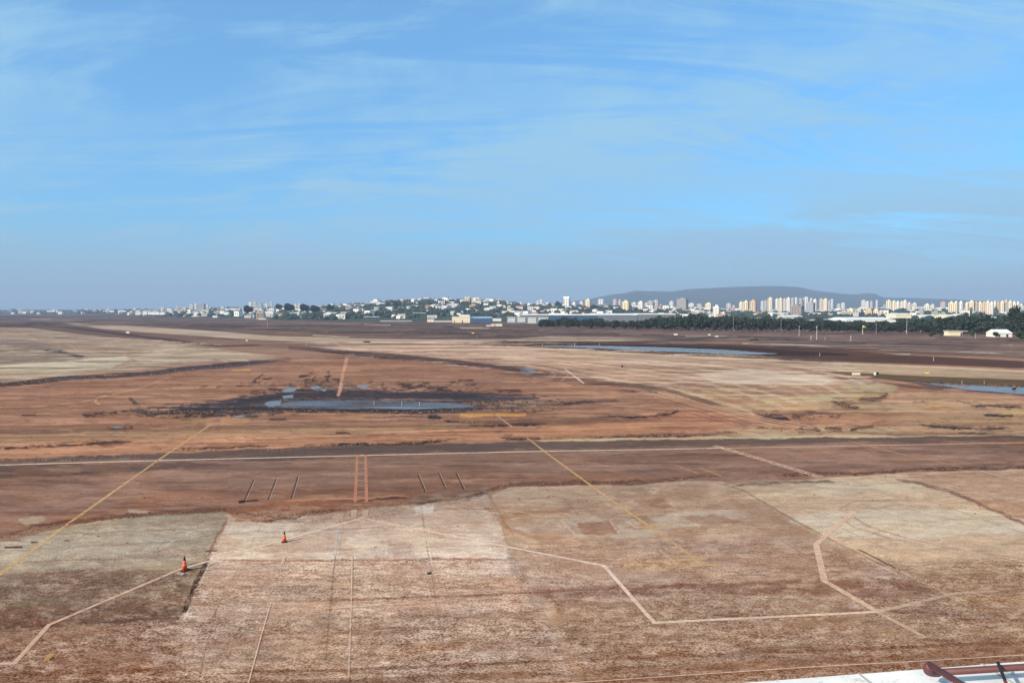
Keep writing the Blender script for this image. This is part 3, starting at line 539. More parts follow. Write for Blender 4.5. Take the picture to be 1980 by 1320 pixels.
# slab joints
for l,w,c in [([(657,1010),(650,1060),(640,1160),(628,1300)],1.7,(92,76,72)),([(655,1015),(648,1075)],2.4,(196,192,190)),([(815,985),(823,1040),(838,1130),(856,1240),(866,1320)],1.6,(118,94,82)),
    ([(432,1150),(420,1175),(398,1250),(384,1320)],1.6,(104,78,66)),([(964,1000),(985,1060),(1020,1130),(1060,1200),(1090,1250)],1.6,(150,126,112)),([(1100,1175),(1120,1230),(1160,1290)],1.4,(120,92,78)),
    ([(1460,1190),(1560,1260),(1620,1320)],2,(150,122,106)),([(745,1040),(748,1076)],1.6,(220,200,186)),([(748,1038),(830,1033)],1.6,(216,190,170)),([(1300,1225),(1360,1290)],1.4,(112,84,70))]:
    stroke(l, w, c, .6, 1.0, .06, gaps=.3)
# streaks everywhere
mod = 1 + (ST - 0.5) * np.interp(PY, [600, 640, 900, 1100, 1320], [0.35, 0.55, 0.42, 0.38, 0.42]) + (ST2 - 0.5) * np.interp(PY, [600, 700, 1000, 1320], [0.25, 0.4, 0.3, 0.35])
C *= np.clip(mod, 0.4, 1.7)[..., None]
hue = (fbm(PX/160.0 + 300, lv*18 + 40, 4) - 0.5)
C[..., 0] *= 1 + hue*0.12; C[..., 2] *= 1 - hue*0.22
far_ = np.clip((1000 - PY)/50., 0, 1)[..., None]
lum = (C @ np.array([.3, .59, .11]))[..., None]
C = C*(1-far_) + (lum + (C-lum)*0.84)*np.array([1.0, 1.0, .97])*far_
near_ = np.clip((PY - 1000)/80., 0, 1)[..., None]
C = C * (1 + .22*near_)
C = np.clip(C, 0.012, 0.85)

def build_ground():
    cp, sp = math.cos(PITCH), math.sin(PITCH)
    a, b = (PX - 990)/F, (660 - PY)/F
    dz = -sp + b*cp; t = -H/dz
    X = a*t; Y = (cp + b*sp)*t
    Cc, Wc, Sc = C, WET, SPK
    # rows behind and under the camera, plain mud
    for d in (20., 10., 0., -40., -400., -2500.):
        last = X[-1]; X = np.vstack([X, (last * (1.4 if d < 0 else 1.1))[None]]); Y = np.vstack([Y, np.full((1, X.shape[1]), d)])
        Cc = np.concatenate([Cc, Cc[-1:]]); Wc = np.concatenate([Wc, Wc[-1:]]); Sc = np.concatenate([Sc, Sc[-1:]])
    nr, nc = X.shape
    co = np.zeros((nr*nc, 3), np.float32); co[:, 0] = X.ravel(); co[:, 1] = Y.ravel()
    i = np.arange(nr-1)[:, None]*nc + np.arange(nc-1)[None]
    q = np.stack([i, i+nc, i+nc+1, i+1], -1).reshape(-1, 4).astype(np.int32)
    me = bpy.data.meshes.new('ground'); nf = len(q)
    me.vertices.add(nr*nc); me.vertices.foreach_set('co', co.ravel())
    me.loops.add(nf*4); me.loops.foreach_set('vertex_index', q.ravel())
    me.polygons.add(nf); me.polygons.foreach_set('loop_start', np.arange(nf, dtype=np.int32)*4)
    try: me.polygons.foreach_set('loop_total', np.full(nf, 4, np.int32))
    except Exception: pass
    me.update(calc_edges=True); me.validate()
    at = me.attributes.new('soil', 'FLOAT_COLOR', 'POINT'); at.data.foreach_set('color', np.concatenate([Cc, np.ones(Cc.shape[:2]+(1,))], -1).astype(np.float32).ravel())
    at = me.attributes.new('wet', 'FLOAT', 'POINT'); at.data.foreach_set('value', Wc.astype(np.float32).ravel())
    at = me.attributes.new('speck', 'FLOAT', 'POINT'); at.data.foreach_set('value', Sc.astype(np.float32).ravel())
    # material
    m = bpy.data.materials.new('mud_and_pavement'); m.use_nodes = True; tr = m.node_tree; L = tr.links.new; bs = tr.nodes['Principled BSDF']
    ac = N(tr, 'ShaderNodeAttribute', attribute_name='soil'); aw = N(tr, 'ShaderNodeAttribute', attribute_name='wet'); asx = N(tr, 'ShaderNodeAttribute', attribute_name='speck')
    tc = N(tr, 'ShaderNodeTexCoord')
    def nz(scale, det, ro, mp=None, dist=0.0):
        n = N(tr, 'ShaderNodeTexNoise'); n.inputs['Scale'].default_value = scale; n.inputs['Detail'].default_value = det; n.inputs['Roughness'].default_value = ro; n.inputs['Distortion'].default_value = dist
        if mp:
            mm = N(tr, 'ShaderNodeMapping'); mm.inputs['Scale'].default_value = mp; mm.inputs['Rotation'].default_value = (0, 0, R(4)); L(tc.outputs['Object'], mm.inputs[0]); L(mm.outputs[0], n.inputs['Vector'])
        else: L(tc.outputs['Object'], n.inputs['Vector'])
        return n.outputs[0]
    def rng_(s, lo, hi, a, b, smooth=False):
        r = N(tr, 'ShaderNodeMapRange'); L(s, r.inputs[0]) 
        if smooth: r.interpolation_type = 'SMOOTHSTEP'
        for k, v in zip((1, 2, 3, 4), (lo, hi, a, b)): r.inputs[k].default_value = v
        return r.outputs[0]
    def mul(a_, b_, op='MULTIPLY'):
        n = N(tr, 'ShaderNodeMath', operation=op)
        for k, s in enumerate((a_, b_)):
            if isinstance(s, (int, float)): n.inputs[k].default_value = s
            else: L(s, n.inputs[k])
        return n.outputs[0]
    broad = rng_(nz(0.035, 8, 0.62), 0.3, 0.7, 0.84, 1.16)
    mid = rng_(nz(0.9, 8, 0.7, (0.45, 1, 1)), 0.28, 0.72, 0.82, 1.18)
    # dried crust speckle: pale flakes on brown mud
    sp_ = mul(mul(nz(2.6, 5, 0.70, (0.55, 1, 1), 0.6), 0.30), mul(nz(11.0, 5, 0.80, (0.6, 1, 1), 0.3), 0.70), 'ADD')
    fl = rng_(sp_, 0.455, 0.545, -1.0, 1.0)
    cl = rng_(nz(0.35, 6, 0.65, (0.4, 1, 1)), 0.34, 0.60, 0.4, 1.0)
    fk = mul(mul(mul(fl, cl), asx.outputs['Fac']), 0.66)
    f = mul(mul(broad, mid), mul(1.0, fk, 'ADD'))
    sc = N(tr, 'ShaderNodeVectorMath', operation='SCALE'); L(ac.outputs['Color'], sc.inputs[0]); L(f, sc.inputs['Scale'])
    # flakes are greyer than the mud
    hs = N(tr, 'ShaderNodeHueSaturation'); L(sc.outputs[0], hs.inputs['Color']); L(rng_(fk, -0.4, 0.4, 1.25, 0.75), hs.inputs['Saturation'])
    L(hs.outputs[0], bs.inputs['Base Color'])
    L(rng_(aw.outputs['Fac'], 0, 1, 0.95, 0.36), bs.inputs['Roughness'])
    L(rng_(aw.outputs['Fac'], 0, 1, 0.03, 0.3), bs.inputs['Specular IOR Level'])
    bp = N(tr, 'ShaderNodeBump'); bp.inputs['Strength'].default_value = 0.5; bp.inputs['Distance'].default_value = 0.012; L(sp_, bp.inputs['Height']); L(bp.outputs[0], bs.inputs['Normal'])
    me.materials.append(m)
    o = bpy.data.objects.new('ground', me); COL.objects.link(o); tag(o, kind='structure')
build_ground()

def clods():
    """lumps of dried mud and gravel lying along the ragged edges and cracks"""
    rr = random.Random(31); b = MB()
    paths = [([(0,1040),(160,1006),(280,995),(440,985),(520,1000),(600,992),(660,985),(760,976),(860,966),(930,955),(985,938),(1100,933),(1220,934),(1320,925),(1480,918)], 900, 3.5, (.04,.13)),
             ([(1480,920),(1620,915),(1760,908),(1980,904)], 260, 2.5, (.05,.14)), ([(300,870),(540,872),(650,860),(760,858),(885,848)], 260, 2.5, (.07,.2)), ([(0,889),(130,889),(290,881)], 140, 2, (.07,.2)),
             ([(966,847),(1200,846),(1424,836)], 300, 2, (.07,.22)), ([(280,797),(500,795),(800,797),(1060,790)], 500, 3, (.08,.28)), ([(460,742),(640,738),(900,742)], 420, 6, (.1,.32)), ([(900,780),(1080,780)], 300, 4, (.1,.3)),
             ([(1460,800),(1560,806),(1630,804)], 160, 3, (.08,.24)), ([(1500,830),(1640,830)], 120, 3, (.08,.22)), ([(1604,776),(1660,790)], 80, 2, (.1,.25)), ([(352,1190),(402,1080)], 120, 4, (.03,.1)), ([(0,742),(290,722),(560,697)], 300, 4, (.12,.4)),
             ([(840,808),(960,822)], 160, 2.5, (.1,.25)), ([(1760,740),(1980,748)], 200, 2, (.1,.35)), ([(1040,672),(1300,683),(1500,690)], 220, 2, (.15,.45))]
    def lump(p, r):
        k = len(b.v); n = 5; a0 = rr.random()*6.28
        ring = lambda f, z: [(p.x+math.cos(a0+j*1.2566)*r*f*rr.uniform(.7,1.3), p.y+math.sin(a0+j*1.2566)*r*f*rr.uniform(.7,1.3), z*r) for j in range(n)]
        b.add(ring(1, -.05)+ring(.8, .4)+[(p.x, p.y, r*.62)], [(j, (j+1) % n, n+(j+1) % n, n+j) for j in range(n)]+[(n+j, n+(j+1) % n, 2*n) for j in range(n)])
    for pts, n, sp, (r0, r1) in paths:
        for _ in range(n):
            i = rr.randrange(len(pts)-1); t = rr.random(); x = pts[i][0]*(1-t)+pts[i+1][0]*t; y = pts[i][1]*(1-t)+pts[i+1][1]*t
            lump(G(x+rr.gauss(0, 5), y+rr.gauss(0, sp*.5)), rr.uniform(r0, r1)*rr.uniform(.5,1))
    for _ in range(1600):
        y = 610+rr.random()**1.5*690; x = rr.uniform(-50, 2030)
        if 618 < y < 985 or rr.random() < .12: lump(G(x, y), rr.uniform(.012,.035)*(1+ (1300-y)/130))
    o = b.build('mud_clods', mat('dried_mud_lumps', (0.20,0.115,0.075), 0.95, (1.2,.4), .05)); tag(o, 'scattered lumps of dried mud along cracks and ragged edges', 'mud clods', kind='stuff')
clods()

# ---------------------------------------------------------------- painted markings, thin sheets above the ground
M['yellow'] = paint_mat('worn_yellow_paint', lin((212, 172, 122)), 0.455)
M['yellow_faint'] = paint_mat('faint_yellow_paint', lin((216, 168, 104)), 0.49)
M['white'] = paint_mat('worn_white_paint', lin((232, 214, 192)), 0.42)
M['pale'] = paint_mat('pale_boundary_paint', lin((234, 206, 184)), 0.425)
M['pink'] = paint_mat('mud_stained_pale_paint', lin((224, 188, 162)), 0.435)
M['red'] = paint_mat('faded_red_paint', lin((202, 140, 114)), 0.47)
M['faint'] = paint_mat('faint_white_paint', lin((220, 190, 166)), 0.50)
M['tar'] = paint_mat('tar_strip', (0.04, 0.028, 0.024), 0.46)
mk = {'z': 0.008}
def line(name, pts, w, m):
    """polyline on the ground; pts in photo pixels, w metres"""
    mk['z'] += 0.0004
    P = [G(*p, z=mk['z']) for p in pts]
    b = MB(); n = len(P)
    for i in range(n-1):
        a, c = P[i], P[i+1]; t = (c-a).normalized(); s = Vector((-t.y, t.x, 0)) * w * .5
        e = t * w * .35 if i < n-2 else Vector((0,0,0)); e0 = t * w * .35 if i > 0 else Vector((0,0,0))
        z = Vector((0, 0, i*0.0001))
        b.add([a-e0-s+z, c+e-s+z, c+e+s+z, a-e0+s+z], [(0,1,2,3)])
    o = b.build(name, M[m]); tag(o, kind='structure'); return o
line('white_edge_line', [(-200,903.5),(0,898.5),(300,890),(700,880),(1000,873),(1400,866)], .42, 'white')
line('white_edge_line', [(1400,866),(1700,860.5),(1980,855.5),(2200,851)], .34, 'pink')
line('yellow_lead_in_line', [(408,820),(312,885),(130,1013),(0,1110),(-60,1152)], .30, 'yellow')
line('yellow_lead_in_line', [(960,802),(990,825)], .25, 'faint'); line('yellow_lead_in_line', [(1018,845),(1063,880),(1180,965),(1300,1047),(1358,1091)], .28, 'yellow')
line('yellow_lead_in_line', [(1640,851),(1740,877),(1862,903)], .28, 'yellow_faint'); line('yellow_lead_in_line', [(1895,910),(1990,934),(2100,962)], .34, 'faint')
for l in [[(1310,1083),(1368,1078)],[(1328,1094),(1388,1090)],[(1228,1020),(1286,1016)],[(1200,995),(1262,993)]]: line('yellow_cross_bar', l, .38, 'yellow')
for l in [[(1275,1062),(1310,1092)],[(1085,1005),(1118,1038)],[(1180,1006),(1200,1036)],[(1085,1004),(1170,1002)],[(1286,968),(1308,982)],[(1215,1008),(1232,1022)],[(1280,1000),(1300,1014)],[(1330,988),(1410,986)]]: line('stand_box_line', l, .22, 'faint')
P_ = [(-60,1285),(28,1281),(95,1207),(345,1101),(450,1071),(700,1001)]
line('apron_boundary_line', P_[:4], .25, 'pink'); line('apron_boundary_line', [(345,1101)]+P_[4:], .27, 'pale'); line('apron_boundary_line', [(700,1001),(1168,1093),(1265,1203),(1697,1182)], .27, 'pale')
line('apron_boundary_line', [(1578,1052),(1594,1122),(1697,1182)], .42, 'pink'); line('apron_boundary_line', [(1578,1052),(1602,1030),(1652,988)], .42, 'pink')
line('apron_boundary_line', [(1697,1182),(1722,1196),(1790,1232)], .3, 'faint'); line('apron_boundary_line', [(1697,1182),(1790,1160),(1850,1146),(1930,1142)], .3, 'faint')
for x0, x1 in ((691,687),(707,709)): line('red_service_line', [(x0,879),(x0*.4+x1*.6,930),(x1,970)], .30, 'red'); line('red_service_line', [(x1-2,985),(x1-3,1000)], .45, 'faint')
for k in range(7): y = 884+k*11; line('red_rung', [(692,y),(706,y-.6)], .15, 'faint')
for o in (0, 5): line('pale_walkway_line', [(1378+o,862-o*.3),(1450+o,882-o*.3),(1540+o*1.4,910-o*.3),(1585+o*1.4,923-o*.3)], .28, 'pink')
for k in range(14): t = k/13.; line('pale_walkway_rung', [(1388+t*180,866+t*52),(1397+t*180,864.5+t*52)], .2, 'pink')
for l in [[(491,926),(472,968)],[(534,925),(518,966)],[(576,920),(563,963)],[(808,917),(822,950)],[(848,914),(861,943)],[(882,914),(897,946)]]:
    line('tar_joint', l, .13, 'tar'); line('joint_edge_line', [(l[0][0]+2.5,l[0][1]),(l[1][0]+3,l[1][1])], .07, 'faint')
line('guide_line', [(523,1166),(505,1228),(480,1320),(470,1360)], .065, 'pink'); line('guide_line', [(681,1072),(679,1170),(674,1310)], .07, 'faint'); line('guide_line', [(681,1072),(680,1140)], .08, 'pink')
line('guide_line', [(550,1075),(545,1092)], .2, 'pink')
line('lower_guide_line', [(1060,1322),(1300,1306),(1560,1289),(1800,1276),(2100,1258)], .08, 'pink')
line('cross_guide_line', [(600,1178),(700,1172),(860,1161)], .1, 'pink')
line('yellow_dash', [(101,1262),(88,1277)], .25, 'yellow_faint'); line('yellow_dash', [(340,1257),(372,1252)], .12, 'yellow_faint')
line('yellow_dash', [(1305,899),(1350,915)], .25, 'yellow_faint'); line('yellow_dash', [(1350,903),(1395,920)], .25, 'yellow_faint'); line('pale_dash', [(1800,881),(1895,886)], .3, 'faint')
line('pale_dash', [(1060,1000),(985,985)], .2, 'faint')

def pool(name, pts, z=0.006, jit=1.0, m='water'):
    out = []
    n = len(pts)
    for i in range(n):
        a, b = pts[i], pts[(i+1) % n]; L_ = math.dist(a, b); k = max(1, int(L_/5))
        for j in range(k):
            t = j/k; out.append(G(a[0]+(b[0]-a[0])*t + random.uniform(-1.5,1.5)*jit, a[1]+(b[1]-a[1])*t + random.uniform(-.5,.5)*jit, z))
    o = MB().add(out, [tuple(range(len(out)))]).build(name, M[m]); tag(o, kind='structure'); return o
pool('canal_water', [(1052,667.5),(1160,668.3),(1280,671),(1400,676),(1505,683.5),(1470,685),(1420,685),(1320,680.5),(1200,675.5),(1120,671.5)], jit=.7)
pool('pond_water', [(1790,741),(1860,744),(2000,750),(2280,764),(2280,780),(2000,763),(1930,758),(1880,754)], jit=.4)
pool('puddle_water', [(556,777),(620,773),(700,774),(800,776),(880,780),(930,784),(900,788),(780,790),(640,789.5),(560,788),(520,785)], m='shallow', jit=2)
for p in [[(516,776),(545,774),(541,783),(520,786),(512,781)],[(545,754),(565,748),(575,750),(568,757),(550,758)],[(545,765),(568,763),(566,769),(548,770)],[(618,753),(632,752),(628,757)],[(600,748),(615,745),(622,750),(606,753)],[(450,805),(468,802.5),(478,805),(462,807)],[(210,826),(228,824),(242,826),(225,828)],[(690,747),(708,743),(712,748),(700,751)],[(700,786),(780,786),(860,789),(780,791)]]:
    pool('puddle_water', p, z=0.007, jit=.5)

# ---------------------------------------------------------------- far terrain: city slopes and the long hill
RID = [(-1300,603),(-300,603),(0,602),(200,601),(330,600),(400,598),(480,597),(560,596),(640,594),(700,590),(760,585),(830,583),(900,583),(960,585),(1010,591),(1060,592),(1130,594),(1220,595),(1300,598),(1400,601),(1500,604),(1620,603),(1700,600),(1800,598),(1900,601),(1980,603),(2300,603),(3300,603)]
rx_ = [p[0] for p in RID]; ry_ = [p[1] for p in RID]
def ridge_z(px): return 17 + (600 - np.interp(px, rx_, ry_)) * 2700 / F
def smooth(t): t = np.clip(t, 0, 1); return t*t*(3-2*t)
def TZ(px, d):
    """height of the city slopes at photo column px, depth d"""
    z = ridge_z(px)
    st = np.interp(px, [0, 300, 420, 560, 680], [3300, 2500, 1600, 1500, 1080])
    up = smooth((d - st) / (1620.0 + (st-1080)*0.6))
    return z*up + np.maximum(d-2700, 0)*0.002*(up > .5) - 0.6*(up <= 0)
def build_slopes():
    xs = np.arange(-700, 2701, 12.0)
    ds = np.concatenate([np.linspace(1060, 2800, 60), np.linspace(2900, 7200, 24)])
    A, D = np.meshgrid(xs, ds)
    X = (A-990)/F*D; Z = TZ(A, D) + (fbm(X/90.0+40, D/90.0, 4)-0.5)*np.clip(TZ(A, D)/6., 0, 1)*7
    v = np.stack([X, D, Z], -1).reshape(-1, 3); nr, nc = X.shape
    i = np.arange(nr-1)[:, None]*nc + np.arange(nc-1)[None]
    q = np.stack([i, i+1, i+nc+1, i+nc], -1).reshape(-1, 4)
    me = bpy.data.meshes.new('hillside_terrain'); me.from_pydata(v.tolist(), [], q.tolist()); me.materials.append(M['woodland'])
    me.polygons.foreach_set('use_smooth', [True]*len(q)); me.update()
    o = bpy.data.objects.new('hillside_terrain', me); COL.objects.link(o); tag(o, kind='structure')
    # the long flat-topped hill, far off
    prof = [(1000,592),(1080,586),(1140,578),(1180,570),(1205,567),(1230,562),(1250,563),(1300,563.5),(1330,559),(1370,557),(1430,554),(1500,553),(1545,555),(1570,561),(1600,565),(1630,568),(1662,569),(1670,566.5),(1690,567),(1696,570),(1705,575),(1760,576),(1850,579),(1980,586),(2200,594),(2500,600)]
    xs = np.arange(980, 2520, 8.0); top = np.interp(xs, [p[0] for p in prof], [p[1] for p in prof])
    ds = np.array([6200, 6900, 7600, 8200, 8700, 9000, 9300, 9800, 10800]); hf = np.array([0, .16, .42, .7, .92, 1.0, .97, .8, .1])
    A, D = np.meshgrid(xs, ds); Hh = 17 + (600 - top) * 9000 / F
    X = (A-990)/F*D; Z = Hh[None]*hf[:, None] + (fbm(A/35.0, D/600.0, 4)-0.5)*60*hf[:, None]*(1-hf[:, None]+.1)
    v = np.stack([X, D, Z], -1).reshape(-1, 3); nr, nc = X.shape
    i = np.arange(nr-1)[:, None]*nc + np.arange(nc-1)[None]
    q = np.stack([i, i+1, i+nc+1, i+nc], -1).reshape(-1, 4)
    me = bpy.data.meshes.new('distant_hill'); me.from_pydata(v.tolist(), [], q.tolist()); me.materials.append(M['hill'])
    me.polygons.foreach_set('use_smooth', [True]*len(q)); me.update()
    o = bpy.data.objects.new('distant_hill', me); COL.objects.link(o); tag(o, kind='structure')
M['woodland'] = mat('wooded_slope', (0.050, 0.066, 0.052), 0.95, (0.02, 0.6), 0.1)
M['hill'] = mat('hill_scrub', (0.036, 0.046, 0.038), 0.95, (0.004, 0.45), 0.1)
build_slopes()

# foliage
def leaf_mat(name, c):
    m = mat(name, c, 0.75, (0.35, 0.45), 0.2); return m
M['leaf1'] = leaf_mat('dark_foliage', (0.034, 0.052, 0.040)); M['leaf2'] = leaf_mat('green_foliage', (0.046, 0.068, 0.038)); M['bark'] = mat('bark', (0.10, 0.075, 0.055), 0.9, (3, .3))
def crown_mb(n, rx, rz, zc, lobes, leaf, rs):
    """a crown of small leaf sprays set through several uneven lobes"""
    rr = random.Random(rs); b = MB()
    L_ = [(rr.uniform(-.55,.55)*rx, rr.uniform(-.55,.55)*rx, zc + rr.uniform(-.45,.5)*rz, rr.uniform(.38,.62)) for _ in range(lobes)]
    for i in range(n):
        cx, cy, cz, s = L_[i % lobes]
        u = Vector((rr.gauss(0,1), rr.gauss(0,1), rr.gauss(0,1))).normalized() * (rr.random()**0.4)
        p = Vector((cx+u.x*rx*s, cy+u.y*rx*s, cz+u.z*rz*s*1.1))
        a = Vector((rr.gauss(0,1), rr.gauss(0,1), rr.gauss(0,.7))).normalized(); c = a.cross(Vector((rr.gauss(0,1), rr.gauss(0,1), rr.gauss(0,1)))).normalized()
        h = leaf*rr.uniform(.6,1.4)
        b.add([p-a*h-c*h*.6, p+a*h*.9-c*h*.7, p+a*h*1.1+c*h*.6, p-a*h*.8+c*h*.8], [(0,1,2,3)])
    return b
protos = []
def tree_proto(k, n, rx, rz, zc, lobes, leaf, th, m):
    cr = crown_mb(n, rx, rz, zc, lobes, leaf, 100+k).mesh('crown', M[m])
    t = MB(); rr = random.Random(k)
    t.tube([(0,0,-.3),(0.1,0,th*.5),(0.0,.1,th)], [.28,.22,.16], 7)
    for j in range(4):
        an = j*1.6+rr.random(); t.tube([(0,0,th*.75),(math.cos(an)*rx*.3,math.sin(an)*rx*.3,th*1.05),(math.cos(an)*rx*.5,math.sin(an)*rx*.5,zc+rz*.2)], [.13,.09,.04], 5)
    protos.append((cr, t.mesh('trunk', M['bark'])))
for k in range(4): tree_proto(k, 1100, 5.6+k*.5, 4.6, 5.4, 7, .62, 3.6, 'leaf1')
for k in range(4, 6): tree_proto(k, 1000, 4.6, 4.0, 4.6, 6, .6, 3.0, 'leaf2')
tree_proto(6, 1500, 4.2, 9.0, 12.5, 9, .6, 9.0, 'leaf1')          # tall
def plant(pos, k, s, label, group, sz=1.0, name='tree'):
    o = empty(name, pos, random.uniform(0, 6.28)); o.scale = (s, s, s*sz)
    for me, nm in zip(protos[k], ('crown', 'trunk')):
        c = bpy.data.objects.new(nm, me); COL.objects.link(c); c.parent = o
    return tag(o, label, 'tree', group)

# tree belt along the far side of the field
def belt_y(px): return float(np.interp(px, [1040,1300,1600,1800,1900,1980,2200], [632.5,637.5,640.5,643.5,645,647,652]))
def belt_top(px): return float(np.interp(px, [1040,1100,1160,1230,1280,1310,1345,1400,1440,1500,1560,1640,1740,1790,1840,1900,1960,2200], [622,619,621,622,617,614,614,617,619,620,622,624,625,622,617,615,618,620]))
zones = [(1180,'in front of the long low hangar'),(1300,'at the right end of the long hangar'),(1440,'below the white ribbed tower block'),(1560,'below the cream towers beside the hill'),(1700,'in front of the pale warehouse roofs'),(1800,'behind the white framed billboard structure'),(1900,'behind the low cream shed'),(9999,'behind the white gabled shed')]
def zone_of(px):
    for e, t in zones:
        if px < e: return t
px = 1046.0; i = 0
while px < 2040:
    by = belt_y(px); d = 17*F/(by-600); ty = belt_top(px) + random.uniform(-2.5, 2.0)
    hgt = (by - ty)/F*d; z = zone_of(px)
    plant(G(px + random.uniform(-3,3), by), i % 4, hgt/8.6, f'dark bushy tree, front row, {z}', f'front row trees {z}'); i += 1
    px += random.uniform(9.5, 13.5)
px = 1050.0
while px < 2060:
    by = belt_y(px) - 2.4; d = 17*F/(by-600); ty = belt_top(px) + random.uniform(-4.0, 0.5)
    hgt = (by - ty)/F*d; z = zone_of(px)
    plant(G(px + random.uniform(-3,3), by), random.randrange(4), hgt/8.2, f'dark bushy tree, back row, {z}', f'back row trees {z}')
    px += random.uniform(13, 18)
for (x, by, s, k, sz, lb) in [(1803,652,.5,4,1,'round green bush left of the low cream shed, nearer the field'),(1819,650,.55,5,1,'leafy green bush between the round bush and the low cream shed'),(1968,657,.62,4,1.1,'dark bush hiding the right wall of the white gabled shed'),
        (1962,655,.95,6,1.0,'tall dark tree with an open crown standing over the white gabled shed'),(1976,656,.9,6,.9,'second tall dark tree at the right edge, partly cut by the frame'),
        (1925,652,.4,5,1,'small bush at the left wall of the white gabled shed'),(1880,650,.5,4,1,'bush right of the low cream shed')]:
    plant(G(x, by), k, s, lb, None, sz)

# woodland on the slopes: beyond counting
def canopy():
    b = MB(); rr = random.Random(5)
    def clump(p, s):
        vs = []; n = 6
        for j, (rad, zz) in enumerate(((.75,-.1),(1.0,.35),(.7,.8))):
            for k in range(n):
                an = k*6.283/n + j*.5 + rr.random()*.4; q = rad*s*rr.uniform(.75,1.2)
                vs.append((p[0]+math.cos(an)*q, p[1]+math.sin(an)*q, p[2]+zz*s*rr.uniform(.8,1.2)))
        vs.append((p[0]+rr.uniform(-.2,.2)*s, p[1], p[2]+s*1.1))
        fs = [(j*n+k, j*n+(k+1) % n, (j+1)*n+(k+1) % n, (j+1)*n+k) for j in range(2) for k in range(n)] + [(2*n+k, 2*n+(k+1) % n, 3*n) for k in range(n)]
        b.add(vs, fs)
    dens = [(60,300,60,3300,4600),(300,560,260,1900,3600),(530,700,420,1300,2700),(700,1000,900,1350,2800),(1000,1200,330,1500,2800),(1200,1420,300,1400,2800),(1420,1640,420,1080,2100),(1640,1800,160,1150,2400),(1800,2050,260,1080,2300),(-300,60,60,3600,5200)]
    for x0, x1, n, d0, d1 in dens:
        for _ in range(n):
            x = rr.uniform(x0, x1); d = rr.uniform(d0, d1); s = rr.uniform(4.0, 8.5)*(1+ (d-1000)/5000)
            clump(((x-990)/F*d, d, float(TZ(x, d))-1), s)
    o = b.build('woodland', M['leaf_far']); tag(o, 'dark woodland covering the slopes between the houses', 'woodland', kind='stuff')
M['leaf_far'] = mat('distant_foliage', (0.040, 0.058, 0.048), 0.9, (0.05, 0.5), 0.1)
canopy()

# ---------------------------------------------------------------- the city
CW = {'cream': (0.86,0.78,0.58), 'white': (0.87,0.87,0.85), 'pink': (0.70,0.54,0.45), 'grey': (0.30,0.29,0.31), 'brown': (0.24,0.18,0.17), 'tan': (0.60,0.50,0.38), 'orange': (0.72,0.50,0.30), 'bluegrey': (0.34,0.38,0.46), 'pale': (0.66,0.64,0.62), 'green': (0.30,0.36,0.26)}
for k, v in CW.items(): M['w_'+k] = facade_mat(k+'_render', v, 0.12)
M['win'] = facade_mat('window_band_glass', (0.36, 0.35, 0.37), 0.45)
M['win_warm'] = facade_mat('ochre_window_band', (0.46, 0.30, 0.16), 0.5)
M['roofgrey'] = mat('roof_slab', (0.42, 0.42, 0.42), 0.8, (0.3, 0.2)); M['roofwhite'] = mat('white_metal_roof', (0.80, 0.82, 0.82), 0.45, (0.1, 0.1)); M['rooftile'] = mat('clay_tile_roof', (0.40, 0.20, 0.13), 0.85, (0.4, 0.3)); M['roofdark'] = mat('dark_roof', (0.14,0.13,0.14), 0.85, (0.3, 0.3))
def base_depth(px, by):
    for d in np.arange(1080, 7000, 15):
        z = float(TZ(px, d))
        if 600 - (z - 17)*F/d <= by: return float(d)
    return 5200.0
def tower(x0, x1, yt, yb, wall, label, group=None, cap='tank', d=None, name='tower_block', cat='tower block', bands=None, win='win'):
    xc = (x0+x1)/2.; d = d or base_depth(xc, yb)
    zb = float(TZ(xc, d)) if d > 1060 else 0.0
    zt = 17 + (600-yt)*d/F; h = max(zt - zb, 4); Wd = (x1-x0)*d/F
    al = math.atan((xc-990)/F); ph = R(random.uniform(22, 36))
    a = Wd*.80/math.cos(ph); bdep = Wd*.20/math.sin(ph); bdep = max(bdep, a*.3)
    o = empty(name, ((xc-990)/F*d, d, zb-2.5), -(al+ph))
    hh = h + 2.5
    cap_h = min(3.6, hh*.16) if cap else 0
    MB().box(-a/2, a/2, 0, bdep, 0, hh-cap_h).build('wall', M['w_'+wall], o)
    n = bands if bands is not None else max(2, min(4, int(round((x1-x0)/4.0))))
    for k in range(n):
        c = -a/2 + a*(k+.5)/n; w = a/n*.20
        MB().box(c-w, c+w, -.25, .05, 3.2, hh-cap_h-1.4).build('window_column', M[win], o)
    MB().box(a/2-.05, a/2+.22, bdep*.3, bdep*.7, 3.2, hh-cap_h-1.4).build('window_column', M['win'], o)
    MB().box(-a/2-.3, a/2+.3, -.35, bdep+.3, hh-cap_h, hh-cap_h+.7).build('parapet', M['roofgrey'] if wall in ('grey','brown') else M['w_'+wall], o)
    if cap == 'tank': MB().box(-a*.18, a*.22, bdep*.25, bdep*.8, hh-cap_h+.7, hh+.6).build('roof_tank', M['w_'+wall], o)
    elif cap == 'wide': MB().box(-a*.62, a*.62, -bdep*.12, bdep*1.05, hh-cap_h+.7, hh+.9).build('roof_tank', M['w_white'], o)
    elif cap == 'twin':
        for s in (-.25, .3): MB().box(a*(s-.12), a*(s+.12), bdep*.3, bdep*.7, hh-cap_h+.7, hh+1.2).build('roof_tank', M['w_pale'], o)
    return tag(o, label, cat, group)
ORD = ['first','second','third','fourth','fifth','sixth','seventh','eighth','ninth','tenth','eleventh','twelfth','thirteenth','fourteenth','fifteenth','sixteenth','seventeenth','eighteenth','nineteenth','twentieth']
NICE = {'cream':'cream','white':'white','pink':'pinkish','grey':'dark grey','brown':'brown','tan':'tan','orange':'ochre','bluegrey':'blue grey','pale':'pale grey','green':'pale green'}
